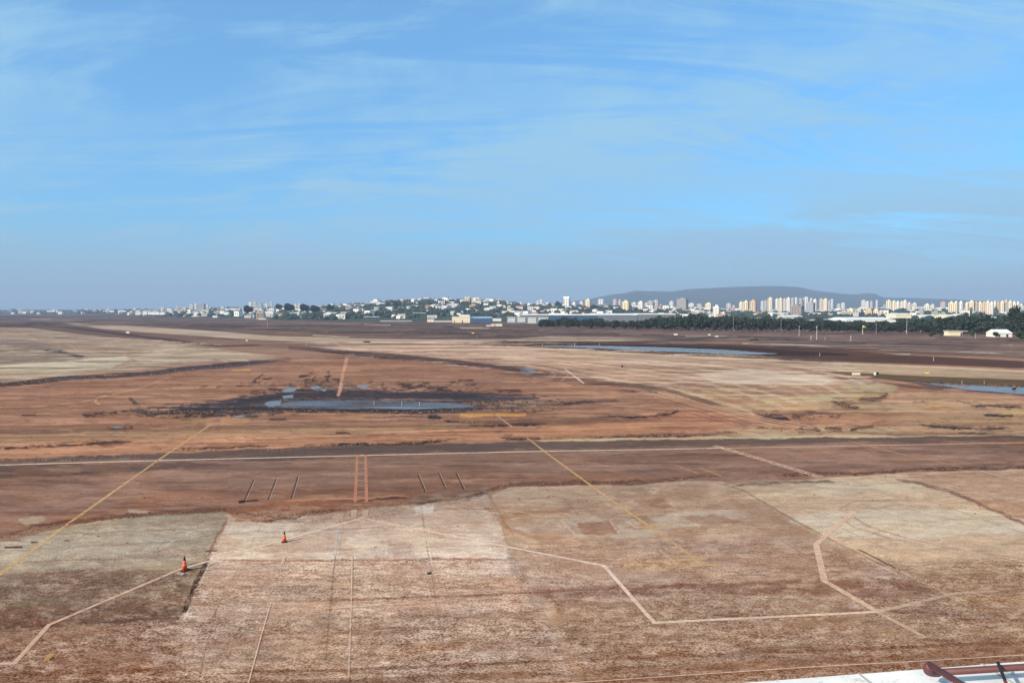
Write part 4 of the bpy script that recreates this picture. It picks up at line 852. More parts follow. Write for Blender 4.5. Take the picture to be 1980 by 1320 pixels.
def cluster(items, where, group):
    items = sorted(items, key=lambda t: t[0])
    for i, it in enumerate(items):
        w, hgt = it[1]-it[0], it[3]-it[2]
        sh = 'slender' if hgt > 2.2*w else ('broad' if w > hgt*.8 else 'squared')
        kw = it[5] if len(it) > 5 else {}
        tower(*it[:5], label=f'{sh} {NICE[it[4]]} tower, {ORD[i]} from left {where}', group=group, **kw)
# far left, faint in the haze
cluster([(366,374,588,604,'pale'),(376,381,587,604,'white'),(381,396,586,604,'bluegrey'),(398,404,589,604,'pale'),(352,361,594,606,'pink'),(340,346,592,604,'pale'),(326,332,593,603,'bluegrey'),(309,318,594,603,'pale')], 'in the faint group at far left', 'faint far left towers')
cluster([(256,264,595,603,'pale'),(232,240,596,603,'bluegrey'),(205,214,597,603,'pale'),(180,186,596,603,'pale'),(50,56,597,603,'bluegrey'),(16,24,596,603,'bluegrey'),(36,41,596,603,'pale'),(100,109,598,603,'pale'),(140,150,598,603,'bluegrey')], 'on the hazy horizon at the far left', 'horizon towers')
cluster([(481,487,584,597,'white'),(489,497,583,596,'pale'),(497,507,585,597,'bluegrey'),(512,518,587,597,'white'),(569,574,588,598,'cream'),(522,527,583,594,'pale'),(576,581,586,597,'pale'),(605,610,588,597,'pale'),(548,553,590,598,'pale')], 'above the dark wood at left', 'towers above the left wood')
cluster([(858,868,576,586,'white'),(896,909,574,588,'tan',{'cap':'twin'}),(911,922,576,589,'cream',{'win':'win_warm'}),(922,932,577,589,'grey'),(936,941,580,589,'pale')], 'on the crest of the wooded ridge', 'towers on the wooded ridge')
cluster([(1036,1042,582,591,'white'),(1043,1049,579,590,'white'),(1003,1010,584,592,'pale'),(960,966,582,592,'pale'),(980,988,591,600,'pink'),(972,979,592,601,'tan'),(1019,1025,586,596,'white')], 'on the slope right of the ridge', 'towers on the slope right of the ridge')
tower(1089,1101,574,597,'white','white tower block with a wide flat cap, beside the dark domed clump of trees',cap='wide')
cluster([(1105,1113,584,594,'white'),(1120,1127,582,590,'white'),(1130,1141,578,596,'cream'),(1155,1167,578,589,'white',{'cap':'twin'}),(1184,1192,578,593,'pink'),(1195,1200,579,590,'pale'),(1201,1216,581,601,'cream',{'win':'win_warm'}),(1220,1230,584,592,'white'),(1232,1243,582,601,'white',{'bands':4}),(1246,1252,585,594,'white'),(1251,1262,581,594,'tan'),(1262,1272,580,596,'pale'),(1293,1302,582,594,'white'),(1273,1279,588,596,'pale')], 'above the long low hangar', 'towers above the long hangar')
tower(1306,1328,576,601,'grey','big dark grey tower block with a stepped top, left of the white ribbed block',cap='tank',bands=3)
cluster([(1329,1342,586,595,'white'),(1345,1357,587,596,'orange'),(1362,1375,585,602,'cream'),(1403,1413,586,597,'pale'),(1414,1420,590,598,'white'),(1395,1401,603,615,'cream'),(1368,1374,601,611,'pale')], 'between the dark tower and the cream towers', 'blocks right of the dark tower')
tower(1377,1391,590,615,'white','white ribbed tower block with a dark right side, right of the dark tower',bands=4)
cluster([(1428,1436,583,603,'cream'),(1436,1446,581,604,'cream',{'win':'win_warm'}),(1448,1461,580,605,'orange',{'bands':3}),(1470,1476,582,600,'white'),(1476,1482,580,600,'orange'),(1483,1493,575,603,'cream'),(1498,1504,577,604,'white'),(1504,1512,576,604,'cream'),(1512,1519,577,603,'pale'),(1519,1527,575,604,'white'),(1528,1534,575,592,'tan'),(1534,1541,575,592,'white'),(1542,1550,576,594,'tan'),(1552,1562,574,594,'white'),(1563,1570,576,594,'cream'),(1571,1578,578,604,'white'),(1583,1590,577,604,'pink'),(1590,1599,577,605,'cream'),(1600,1604,580,600,'pale'),(1605,1610,578,600,'white')], 'in the cluster below the hill', 'cream towers below the hill')
tower(1525,1551,589,613,'brown','broad brown tower block standing in front of the cream cluster',bands=4)
tower(1556,1573,583,609,'bluegrey','blue grey tower block just right of the broad brown block',bands=3)
cluster([(1617,1624,587,600,'pale'),(1625,1633,585,600,'white'),(1636,1650,596,610,'cream',{'win':'win_warm'}),(1647,1656,603,611,'cream'),(1656,1664,595,608,'pale'),(1664,1672,580,597,'white'),(1672,1679,582,600,'white'),(1671,1686,598,611,'orange'),(1681,1686,582,597,'pale'),(1688,1697,597,612,'cream'),(1692,1696,580,592,'white'),(1697,1706,600,612,'pink'),(1712,1722,580,600,'cream'),(1723,1731,581,602,'cream'),(1731,1738,582,602,'white'),(1739,1745,582,601,'cream'),(1745,1752,580,601,'white'),(1753,1760,584,603,'pale'),(1706,1712,588,600,'bluegrey'),(1761,1772,585,600,'pale')], 'above the pale warehouse roofs', 'towers above the warehouses')
cluster([(1776,1785,595,609,'bluegrey'),(1786,1796,587,600,'white'),(1797,1806,588,602,'pale'),(1817,1827,583,598,'orange'),(1832,1850,583,606,'cream',{'cap':'twin','win':'win_warm'}),(1853,1860,582,607,'white'),(1865,1871,584,608,'cream'),(1871,1882,581,608,'cream',{'win':'win_warm'}),(1882,1889,583,608,'tan'),(1889,1897,583,607,'cream'),(1897,1905,583,608,'orange'),(1905,1912,581,610,'cream')], 'in the long cream row, nearer the hill', 'cream row at the right edge, left half')
cluster([(1912,1919,583,612,'white'),(1919,1925,582,612,'cream'),(1925,1931,583,612,'orange'),(1932,1940,582,609,'cream'),(1940,1947,579,609,'tan'),(1948,1955,581,610,'cream'),(1955,1963,583,610,'white',{'win':'win_warm'}),(1963,1970,583,609,'cream'),(1970,1976,587,603,'white'),(1977,1984,590,604,'pale')], 'in the long cream row at the right edge', 'cream row at the right edge, right half')
cluster([(1800,1814,600,612,'green'),(1814,1829,603,615,'green')], 'among the green blocks behind the belt', 'pale green blocks')

# houses on the slopes
def house_mesh(wm, rm, w, dp, h, rise):
    b = MB().box(-w/2, w/2, -dp/2, dp/2, 0, h); wl = b.mesh('wall', M[wm])
    r = MB(); e = .5; r.add([(-w/2-e,-dp/2-e,h),(w/2+e,-dp/2-e,h),(w/2+e,dp/2+e,h),(-w/2-e,dp/2+e,h),(-w/2-e,0,h+rise),(w/2+e,0,h+rise)],[(0,1,5,4),(2,3,4,5),(0,4,3),(1,2,5),(0,3,2,1)])
    win = MB()
    return wl, r.mesh('roof', M[rm]), MB().box(-w*.32, -w*.12, -dp/2-.06, -dp/2+.02, h*.3, h*.7).mesh('window', M['win']), MB().box(w*.1, w*.32, -dp/2-.06, -dp/2+.02, h*.3, h*.7).mesh('window', M['win'])
HP = [('white house with a pale roof', house_mesh('w_white','roofwhite',12,9,6,1.8)), ('white house with a clay tile roof', house_mesh('w_white','rooftile',11,9,6,2.6)), ('cream house with a grey roof', house_mesh('w_cream','roofgrey',13,10,7,1.4)),
      ('long white shed with a pale metal roof', house_mesh('w_pale','roofwhite',24,14,6,1.6)), ('pink house with a clay tile roof', house_mesh('w_pink','rooftile',11,9,7,2.4)), ('small grey flat with a dark roof', house_mesh('w_pale','roofdark',10,9,9,0.6)), ('white three storey flat with a pale roof', house_mesh('w_white','roofgrey',13,11,11,.5))]
hz = [(20,250,3200,4700,14,'on the hazy horizon at the far left'),(250,350,2500,3600,16,'on the left horizon before the faint towers'),(350,480,1700,3200,30,'left of the dark wood'),(480,640,1500,2800,32,'around the dark wood'),(640,800,1300,2700,42,'on the slope above the open canopy'),(800,960,1300,2800,44,'on the wooded ridge'),(960,1090,1350,2800,44,'on the slope above the grey hangars'),
      (1090,1310,1400,2700,52,'above the long low hangar'),(1310,1430,1300,2600,24,'between the dark tower and the cream towers'),(1430,1640,1500,2200,14,'at the feet of the cream cluster'),(1600,1800,1500,2700,42,'above the pale warehouse roofs'),(1790,1990,1300,2600,34,'at the feet of the cream row')]
for x0, x1, d0, d1, n, where in hz:
    for k in range(n):
        x = x0 + (x1-x0)*(k+random.random())/n; d = random.uniform(d0, d1); j = random.choices(range(7), [7,1,3,2,1,1,4])[0]
        s = random.uniform(.75, 1.25)*(1+(d-1500)/5000)
        o = empty('house', ((x-990)/F*d, d, float(TZ(x, d))-.8), random.uniform(-.9, .3)); o.scale = (s, s, s)
        lb, ms = HP[j]
        for me, nm in zip(ms, ('wall','roof','window','window')):
            c = bpy.data.objects.new(nm, me); COL.objects.link(c); c.parent = o
        tag(o, f'{lb} {where}', 'house', f'{lb}s {where}')

def far_houses():
    b = {k: MB() for k in ('wl','rf')}; rr = random.Random(21); W3 = [M['w_white'], M['w_cream'], M['w_pale'], M['w_pink']]
    for x0, x1, d0, d1, n in [(480,700,1600,2500,30),(640,1100,1600,2700,75),(1300,1440,1500,2400,40),(260,480,2600,4200,60),(480,700,2400,3400,50),(900,1100,2400,3300,50),(1090,1430,2400,3600,110),(1430,1640,2300,3300,40),(1600,1990,2300,3600,150)]:
        for _ in range(n):
            x = rr.uniform(x0, x1); d = rr.uniform(d0, d1); cx = (x-990)/F*d; z = float(TZ(x, d)) - 1; w = rr.uniform(4, 10); h = rr.uniform(5, 12) if d > 2500 else rr.uniform(4, 7.5); e = .4
            b['wl'].box(cx-w, cx+w, d-5, d+5, z, z+h, rr.choice((0, 0, 1, 2, 2, 3))); b['rf'].box(cx-w-e, cx+w+e, d-5-e, d+5+e, z+h, z+h+1.4)
    o = empty('distant_houses', (0,0,0)); b['wl'].build('wall', W3, o); b['rf'].build('roof', M['roofgrey'], o)
    tag(o, 'mass of tiny white houses fading out behind the nearer city', 'houses', kind='stuff')
far_houses()
# church steeple and other landmarks of the slope
d_ = 2000.0
o = empty('church', AT(678.5, 597, d_), 0); hch = 14/F*d_
b = MB().box(-1.9,1.9,-1.9,1.9,0,hch*.55).build('tower', M['w_grey'], o)
MB().add([(-2.1,-2.1,hch*.55),(2.1,-2.1,hch*.55),(2.1,2.1,hch*.55),(-2.1,2.1,hch*.55),(0,0,hch)],[(0,1,4),(1,2,4),(2,3,4),(3,0,4)]).build('spire', M['roofdark'], o)
MB().box(2,22,-4,6,0,hch*.3).build('nave', M['w_grey'], o)
tag(o, 'dark church steeple rising from the trees left of the ridge', 'church')
cr = crown_mb(1500, 11, 13, 14, 8, 1.6, 77).mesh('crown', M['leaf1'])
o = empty('tree', AT(1080.5, 597, 2250), 0); c = bpy.data.objects.new('crown', cr); COL.objects.link(c); c.parent = o; MB().tube([(0,0,-2),(0,0,14)],[.8,.5],7).build('trunk', M['bark'], o)
tag(o, 'dark domed tree clump left of the white tower with a wide cap', 'tree')
for x, by, s, dd in [(768,595,1.3,1900),(752,594,1.0,1950),(640,600,1.1,1700),(560,602,1.3,1500),(481,605,1.2,1500),(540,598,1.1,1900),(590,602,1.2,1500),(610,604,1.1,1400),(850,589,1.1,2300),(950,592,1.1,2200),(1150,598,1.0,2000)]:
    o = empty('tree', AT(x, by, dd), 0); o.scale = (s*.8, s*.8, s*.55); c = bpy.data.objects.new('crown', cr); COL.objects.link(c); c.parent = o
    tag(o, 'big dark tree standing out of the woodland on the slope', 'tree', 'big trees of the slope')

# airfield buildings
M['bluewall'] = mat('blue_steel_cladding', (0.05, 0.10, 0.20), 0.6, (0.2, 0.2)); M['blueroof'] = mat('blue_grey_metal_roof', (0.26,0.36,0.50), 0.5, (0.1,0.1)); M['steel'] = mat('grey_cladding', (0.17,0.19,0.22), 0.6, (0.15,0.15)); M['panel'] = mat('translucent_pale_panel', (0.55,0.60,0.60), 0.5, (0.3,0.15)); M['dark'] = mat('dark_opening', (0.03,0.03,0.04), 0.9, (0.5,.2)); M['whitep'] = mat('white_paint', (0.80,0.78,0.72), 0.6, (0.6,0.08)); M['creamp'] = mat('cream_paint', (0.80,0.72,0.52), 0.7, (0.6,0.08)); M['olive'] = mat('pale_olive_roof', (0.42,0.42,0.28), 0.8, (0.05,0.25))
def block(name, x0, x1, yt, yb, wall, roof, label, cat='hangar', dep=18, rise=0.0, openings=(), panels=(), zb=0.0, d=None, rz=0.0, group=None):
    """building whose front spans x0..x1 of the photo, standing on the level field"""
    if d is None: p = G((x0+x1)/2, yb, zb); d = p.y
    else: p = AT((x0+x1)/2, yb, d)
    w = (x1-x0)/F*d; h = (yb-yt)/F*d; o = empty(name, p, rz)
    hw = h - rise
    MB().box(-w/2, w/2, 0, dep, 0, hw).build('wall', M[wall], o)
    r = MB(); e = .4
    if rise: r.add([(-w/2-e,-e,hw),(w/2+e,-e,hw),(w/2+e,dep+e,hw),(-w/2-e,dep+e,hw),(-w/2-e,dep/2,hw+rise),(w/2+e,dep/2,hw+rise)],[(0,1,5,4),(2,3,4,5),(0,4,3),(1,2,5),(0,3,2,1)])
    else: r.box(-w/2-e, w/2+e, -e, dep+e, hw, hw+(1.6 if 'long' in name else .5))
    r.build('roof', M[roof], o)
    for (a, c, z0, z1) in openings: MB().box(-w/2+a*w, -w/2+c*w, -.12, .05, z0*hw, z1*hw).build('door', M['dark'], o)
    for (a, c, z0, z1) in panels: MB().box(-w/2+a*w, -w/2+c*w, -.15, .05, z0*hw, z1*hw).build('panel', M['panel'], o)
    return tag(o, label, cat, group)
block('terminal_annex', 874, 909, 612.5, 624, 'creamp', 'roofwhite', 'low bright cream building at the field edge, left of the blue hangar', 'building', 14, openings=[(.1,.14,0,.4),(.55,.6,0,.4)])
MB().box(-5,8,3,9,0,3).build('upper_floor', M['w_pale'], bpy.data.objects['terminal_annex'], loc=(3.5,0,(624-612.5)/F*G(890,624).y))
block('hangar', 910, 951, 612, 624, 'bluewall', 'blueroof', 'blue hangar with a pale blue roof beside the cream building', dep=40, rise=2.6)
block('shed', 951, 969, 615.5, 621, 'w_white', 'roofwhite', 'small white shed right of the blue hangar', 'shed', 12, rise=1)
block('shed', 950, 971, 626, 630.5, 'creamp', 'roofgrey', 'low cream shed alone on the field before the hangars', 'shed', 6, openings=[(.3,.36,0,.8)])
block('shed', 940, 950, 628.5, 631, 'w_pale', 'roofgrey', 'very low pale hut left of the lone cream shed', 'hut', 5)
block('hangar', 980, 1061, 613.5, 626, 'steel', 'roofgrey', 'grey hangar with four pale wall panels, left end of the long roof', dep=50, panels=[(.02,.2,.25,.95),(.25,.44,.25,.95),(.5,.7,.1,.95),(.75,.98,.1,.95)])
block('long_hangar', 1008, 1156, 609.5, 622, 'bluewall', 'roofwhite', 'long low dark blue hangar with a white roof edge behind the tree belt', dep=70)
block('long_hangar', 1156, 1232, 606, 622, 'steel', 'roofwhite', 'taller middle hangar with a bright white curved roof', dep=70, rise=2.4)
block('long_hangar', 1233, 1306, 608, 622, 'steel', 'roofwhite', 'right hand grey hangar at the end of the long roof', dep=60)
MB().box(-14,14,-.3,20,0,2.2).build('ridge_vent', M['whitep'], bpy.data.objects['long_hangar'], loc=(0,20,10.5))
# open canopies
def canopy_shed(x0, x1, yt, yb, label, n):
    p = G((x0+x1)/2, yb); d = p.y; w = (x1-x0)/F*d; h = (yb-yt)/F*d; o = empty('canopy', p)
    MB().box(-w/2, w/2, 0, 12, h-.6, h).build('roof', M['roofwhite'], o)
    for k in range(n):
        for yy in (.3, 11.7): x = -w/2+.3+(w-.6)*k/(n-1); MB().box(x-.15, x+.15, yy-.15, yy+.15, 0, h-.6).build('post', M['steel'], o)
    tag(o, label, 'canopy')
canopy_shed(703, 733, 612, 621, 'open white roofed canopy on posts at the far field edge, left one', 5)
canopy_shed(798, 822, 604.5, 619, 'tall open canopy with a thin white roof, right of the low one', 4)
block('shed', 826, 839, 617.5, 622.5, 'creamp', 'roofwhite', 'small cream hut left of the bright cream building', 'hut', 6)
block('low_wall', 840, 873, 620, 622.5, 'w_pale', 'roofgrey', 'low pale wall joining the hut and the bright cream building', 'wall', 1.2)
block('low_wall', 735, 796, 620, 621.5, 'w_pale', 'roofgrey', 'long low pale wall between the two canopies', 'wall', 1.2)
block('flats', 496, 509, 603.5, 616.5, 'w_pink', 'roofwhite', 'white and red four storey block beside the dark wood', 'building', 12, openings=[(.12,.3,.1,.9),(.45,.6,.1,.9),(.75,.9,.1,.9)])
block('warehouse', 512, 528, 601.5, 606.5, 'w_white', 'roofwhite', 'long white warehouse above the dark sheds at left', 'warehouse', 20, rise=1.2, d=1700)
block('warehouse', 559, 579, 611.5, 617, 'w_white', 'roofwhite', 'white shed with a pinkish left end at the left field edge', 'warehouse', 20, rise=2)
for x0, x1, yt, yb, lb in [(411,420,610.5,614,'small white shed below the white gabled pair'),(425,433,601,607,'white gabled house, left one of a bright pair'),(433,442,603.5,608,'white gabled house, right one of a bright pair'),(500,514,616,617.5,'low white wall strip at the foot of the red and white block'),(350,384,610.6,612,'long thin white wall at the left field edge'),(530,556,611,614.5,'dark roofed shed row left of the pinkish white shed'),(600,626,614.5,616,'thin pale wall in front of the dark wood'),(640,664,615.5,617,'second thin pale wall in front of the dark wood'),
        (264,272,604,607,'leftmost hut of the row of small white hangars'),(277,284,602.8,608,'bright white hangar, second of the small left row'),(286,300,603.6,608,'third white hangar of the small left row'),(300,308,603.8,608.5,'fourth white hangar of the small left row'),(309,318,604.2,608.5,'fifth white hangar of the small left row'),(333,341,606.4,610,'last small white hangar of the left row'),(212,220,600.4,603.4,'lone bright white hut on the far left horizon'),(228,243,600.6,603,'long faint pink hut on the far left horizon'),(90,106,600.6,602.8,'faint pale hut on the far left horizon'),(44,50,602.6,606,'faint white hut at the far left field edge')]:
    block('hut', x0, x1, yt, yb, 'w_white' if 'dark' not in lb else 'w_grey', 'roofwhite' if 'dark' not in lb else 'roofdark', lb, 'hut', 10, rise=0, **({'d': 3300} if yb < 604 else ({'d': 1750} if yb < 609 else {})))
# warehouses seen above the belt
block('warehouse', 1638, 1732, 613.5, 622, 'w_white', 'roofwhite', 'wide bright white warehouse roof showing above the tree belt', 'warehouse', 60, rise=3, d=900)
block('warehouse', 1590, 1640, 617.5, 622, 'w_pale', 'roofwhite', 'lower pale warehouse roof left of the bright white one', 'warehouse', 40, rise=1.5, d=900)
block('warehouse', 1732, 1762, 605.5, 615, 'w_cream', 'roofwhite', 'cream stepped warehouse above the right end of the white roof', 'warehouse', 30, rise=2, d=1150)
block('warehouse', 1464, 1530, 614.5, 621, 'olive', 'olive', 'pale olive roofed hall showing above the tree belt', 'warehouse', 40, rise=2, d=900)
block('warehouse', 1516, 1552, 609, 616, 'w_pale', 'roofwhite', 'white roofed hall at the foot of the broad brown tower', 'warehouse', 30, rise=2, d=1150)
block('warehouse', 1872, 1930, 611.5, 617, 'w_white', 'roofwhite', 'long white roof under the cream row at right', 'warehouse', 30, rise=2, d=950)
block('warehouse', 1830, 1866, 608, 616, 'w_cream', 'roofwhite', 'cream hall with a white roof above the low cream shed', 'warehouse', 30, rise=2, d=1050)
# framed white structure
p = G(1764, 641); d = p.y; o = empty('billboard_frame', p, 0); k = d/F
MB().box(-20*k, 18*k, 0, .6, (641-624.5)*k, (641-623)*k).build('beam', M['whitep'], o)
for j in range(10): x = (-20+j*4.2)*k; MB().box(x-.18, x+.18, 0, .5, (641-631)*k, (641-624.5)*k).build('bar', M['whitep'], o)
for x in (-11*k, 17*k): MB().box(x-.3, x+.3, .1, .6, 0, (641-624)*k).build('post', M['whitep'], o)
tag(o, 'white barred billboard frame on posts in front of the tree belt', 'billboard frame')
block('low_wall', 1702, 1750, 623.5, 629, 'w_white', 'roofwhite', 'long bright white wall left of the barred frame', 'wall', 4, d=690)
# near sheds at right
o = block('shed', 1834, 1861, 640.5, 649, 'creamp', 'roofgrey', 'low cream flat roofed shed at the right edge of the field', 'shed', 6, openings=[(.86,.97,0,.7)])
sh = block('shed', 1928, 1957, 637, 651.5, 'whitep', 'roofwhite', 'white gabled shed with a pale roof under the tall tree', 'shed', 11, rise=2.4, openings=[(.1,.2,.05,.75),(.6,.74,.05,.75)])
block('lean_to', 1861, 1873, 641, 645.5, 'dark', 'roofgrey', 'open lean-to on the right of the low cream shed', 'lean-to', 4)

# ---------------------------------------------------------------- airfield furniture
M['orange'] = mat('orange_rubber', (0.72, 0.085, 0.03), 0.55, (6, 0.25)); M['black'] = mat('black_rubber', (0.018,0.017,0.017), 0.6, (8,0.3)); M['band'] = mat('white_reflective_band', (0.48,0.42,0.37), 0.4, (8,0.15)); M['concrete'] = mat('weathered_concrete', (0.30,0.25,0.21), 0.9, (3,0.35), bump=.02); M['yel'] = mat('yellow_sign_paint', (0.85,0.70,0.12), 0.5, (2,.15))
def cone(x, y, h, rz, label):
    o = empty('traffic_cone', G(x, y), rz)
    s = h/0.75
    b = MB(); w = .19*s; q = .05*s
    b.add([(-w,-w+q,0),(-w+q,-w,0),(w-q,-w,0),(w,-w+q,0),(w,w-q,0),(w-q,w,0),(-w+q,w,0),(-w,w-q,0)]+[(-w,-w+q,.045*s),(-w+q,-w,.045*s),(w-q,-w,.045*s),(w,-w+q,.045*s),(w,w-q,.045*s),(w-q,w,.045*s),(-w+q,w,.045*s),(-w,w-q,.045*s)],
          [tuple(range(8))[::-1], tuple(range(8,16))]+[(k,(k+1)%8,8+(k+1)%8,8+k) for k in range(8)])
    b.build('base', M['black'], o)
    def rad(z): return (.155 - .155*.80*(z/.75))*s
    def seg(nm, z0, z1, m, e=0, par=None): return MB().lathe([(rad(z0)+e, z0*s),(rad(z1)+e, z1*s)], 24).build(nm, M[m], par or o, True)
    bod = seg('cone_body', .045, .56, 'orange'); seg('reflective_band', .31, .35, 'band', .004*s, bod); seg('reflective_band', .48, .505, 'band', .004*s, bod)
    MB().lathe([(rad(.56)+.004, .56*s),(rad(.66)+.002, .66*s),(.030*s,.70*s),(.030*s,.76*s),(.018*s,.78*s)], 20).build('top_cap', M['black'], o, True)
    return tag(o, label, 'traffic cone')
cone(550, 1047.5, .80, .3, 'orange traffic cone with a black tip standing alone on the pale slab')
cone(357, 1103, .95, .7, 'orange traffic cone with a black tip weighted by rubble beside the dark slab edge')
def rock(name, pos, r, m, label, cat, flat=.6, seed=0, n=1):
    rr = random.Random(seed); b = MB()
    for k in range(n):
        c = Vector((rr.uniform(-1,1)*r*.9*(n > 1), rr.uniform(-1,1)*r*.6*(n > 1), 0)); q = r*rr.uniform(.5,.9) if n > 1 else r
        rows = [(0.0,.85),(.35,1.0),(.75,.75),(1.0,.25)]; vs = []; m_ = 9
        for z, f in rows:
            for j in range(m_):
                a = j*6.283/m_; e = q*f*rr.uniform(.75,1.2); vs.append((c.x+math.cos(a)*e, c.y+math.sin(a)*e, z*q*flat*rr.uniform(.9,1.1)))
        b.add(vs, [(i*m_+j, i*m_+(j+1) % m_, (i+1)*m_+(j+1) % m_, (i+1)*m_+j) for i in range(3) for j in range(m_)]+[tuple(3*m_+j for j in range(m_))])
    o = b.build(name, M[m], None, loc=pos); return tag(o, label, cat)
rock('concrete_rubble', G(352, 1109), .26, 'concrete', 'broken concrete lumps piled against the foot of the near cone', 'rubble', .7, 3, 5)
rock('rubble_lump', G(364, 1101), .17, 'black', 'dark lump lying right behind the near cone', 'rubble', .7, 8, 3)
rock('mud_clod', G(830, 1109), .13, 'black', 'small dark clod alone on the middle slab', 'clod', .6, 4)
rock('debris_heap', G(710, 662), 1.7, 'black', 'small black debris heap on the far pale taxiway', 'debris', .5, 5, 4)
rock('debris_heap', G(867, 633), 5.0, 'black', 'low long dark heap on the far field before the cream building', 'debris', .25, 6, 5)
rock('debris_heap', G(839, 808), .8, 'black', 'dark weedy debris left of the yellow painted bars', 'debris', .5, 9, 6)
rock('debris_heap', G(300, 612), 4, 'black', 'tiny dark heap on the hazy field at far left', 'debris', .6, 10, 2)
rock('debris_heap', G(1458, 657.5), 2.2, 'black', 'dark heap beside a white post on the far right field', 'debris', .5, 12, 3)
def board(x0, x1, yt, yb, m, label, cat='airfield sign', legs=2, th=.25, face=None):
    p = G((x0+x1)/2, yb); d = p.y; w = (x1-x0)/F*d; h = (yb-yt)/F*d; o = empty('airfield_sign', p)
    MB().box(-w/2, w/2, 0, th, h*.25, h).build('panel', M[m], o)
    MB().box(-w/2-.04, w/2+.04, -.02, th+.02, h, h+.07).build('frame', M['steel'], o)
    for k in range(legs): x = -w*.36+w*.72*k/max(1, legs-1); MB().box(x-.05, x+.05, .06, .16, 0, h*.25).build('leg', M['steel'], o)
    if face: MB().box(-w*.1, w*.5, -.05, 0, h*.3, h*.95).build('face', M[face], o)
    return tag(o, label, cat)
board(1648,1663.5,720.5,726,'creamp','wide cream airfield sign at the left end of the grass strip')
board(1690.5,1699,719,727,'whitep','white airfield sign with a black face right of the wide cream sign', face='black')
board(1789,1797,719.5,722.5,'yel','small yellow sign on the right taxiway edge'); board(475.5,478.8,656.5,660,'yel','small yellow sign on the far left taxiway'); board(244,250,641,645,'whitep','small white sign on the dark strip at far left')
board(1303,1310,645,649,'whitep','small white box sign left of the row on the far runway'); board(1369,1374,646,649,'whitep','white box on the far runway, left one of two'); board(1383,1389,649,652,'whitep','white box on the far runway, right one of two')
board(912,917,643,645,'yel','tiny yellow sign beyond the middle taxiway'); board(1298,1301,661,663.5,'orange','small orange marker sign above the canal')
def post(x, yt, yb, label, r=.09, top=None, cat='post', name='marker_post', m='w_pale', group=None):
    p = G(x, yb); h = (yb-yt)/F*p.y; o = empty(name, p); r *= .6
    MB().tube([(0,0,0),(0,0,h)], [r, r*.7], 8).build('pole', M[m], o)
    MB().box(-r*2.2, r*2.2, -r*2.2, r*2.2, 0, r*1.5).build('base', M['concrete'], o)
    if top == 'light': MB().lathe([(r*1.6,h),(r*2.6,h+r*2),(r*2,h+r*4),(r*.6,h+r*5)], 10).build('lamp', M['band'], o)
    if top == 'bar': MB().box(-r*4, r*4, -r, r, h-.2, h+.1).build('cross_bar', M[m], o)
    return tag(o, label, cat, group)
for x, yt, yb, lb in [(1388,681,684.5,'short white edge light on the near bank of the canal'),(1585,684,688,'short white edge light on the dark strip right of the canal'),(1805,692.5,698,'short white edge light on the brown field at right'),(1860,737,742,'thin pale stake on the far bank of the right pond, left one'),(1903,737.5,743,'thin pale stake on the far bank of the right pond, right one'),
        (1111,664,668,'tiny white light at the left end of the canal'),(1049,664.5,668,'tiny white light on the left tip of the canal bank'),(1159,665,668,'tiny white light on the far bank of the canal'),(1595,653,658,'stubby white light post right of the tall masts'),(922,649,653,'tiny white light on the middle taxiway edge'),(592,664,668,'tiny white light beside the dark ditch at left'),
        (723,776,783,'white marker stake in the puddle, left one'),(777,776,784,'white marker stake in the puddle, middle one'),(811,778,785,'white marker stake in the puddle, right one'),(1454,652,657,'short white post beside a dark heap')]:
    post(x, yt, yb, lb, .10 if yb < 700 else .05, 'light', 'edge light', 'edge_light')
for x, yt, yb, lb, r, top in [(1545,632,650,'pale mast with a small head, left of the tall mast pair',.22,'light'),(1579,633,657,'tall pale mast left of the windsock',.24,'light'),(1568,650,657,'short white mast between the two pale masts',.2,'bar'),(1645,650,659,'white post with a cross bar right of the masts',.2,'bar'),(1694,624,645,'slim grey mast between the windsock and the barred frame',.14,'light'),(1753,617,646,'tall white mast in front of the barred frame',.2,'light'),
        (1418,611,640,'slim grey mast in front of the tree belt, left one',.12,'light'),(1510,612,641,'slim grey mast in front of the tree belt, right one',.12,'light'),(517,620,632,'faint pale mast on the left field',.18,'light'),(1163,632,622+12,'tiny white post in the front of the belt',.2,None),(1886,643,654,'leaning pale post right of the low cream shed',.12,None),(1850,828,832.5,'thin stake at right on the mud field',.03,None)]:
    post(x, min(yt, yb-1), yb, lb, r, top, 'mast', 'mast')
for k in range(26):
    x = 1340+k*11.5+random.uniform(-2,2); post(x, belt_y(x)-3.6+1.5, belt_y(x)+1.5, 'grey fence post in the row before the tree belt', .09, None, 'fence post', 'fence_post', group='fence posts before the tree belt')
# windsock
p = G(1668, 646); d = p.y; o = empty('windsock', p); k = d/F
MB().tube([(0,0,0),(0,0,15*k)], [.16,.10], 8).build('pole', M['whitep'], o)
MB().tube([(-.1,0,15*k),(.9,-.2,14.2*k),(2.3,-.4,12.4*k)], [.62,.5,.3], 12).build('sock', M['yel'], o, True)
MB().box(-.5,.5,-.5,.5,0,.25).build('base', M['concrete'], o)
tag(o, 'yellow windsock drooping from a white pole before the tree belt', 'windsock')
# marker ball on the mid field
o = empty('marker_post', G(1203, 712)); MB().tube([(0,0,0),(0,0,.4)], .05, 8).build('pole', M['black'], o)
MB().lathe([(.03,.35),(.24,.45),(.32,.65),(.24,.85),(.03,.95)], 12).build('head', M['black'], o, True); tag(o, 'black round headed marker on the pale mud of the taxiway', 'marker')
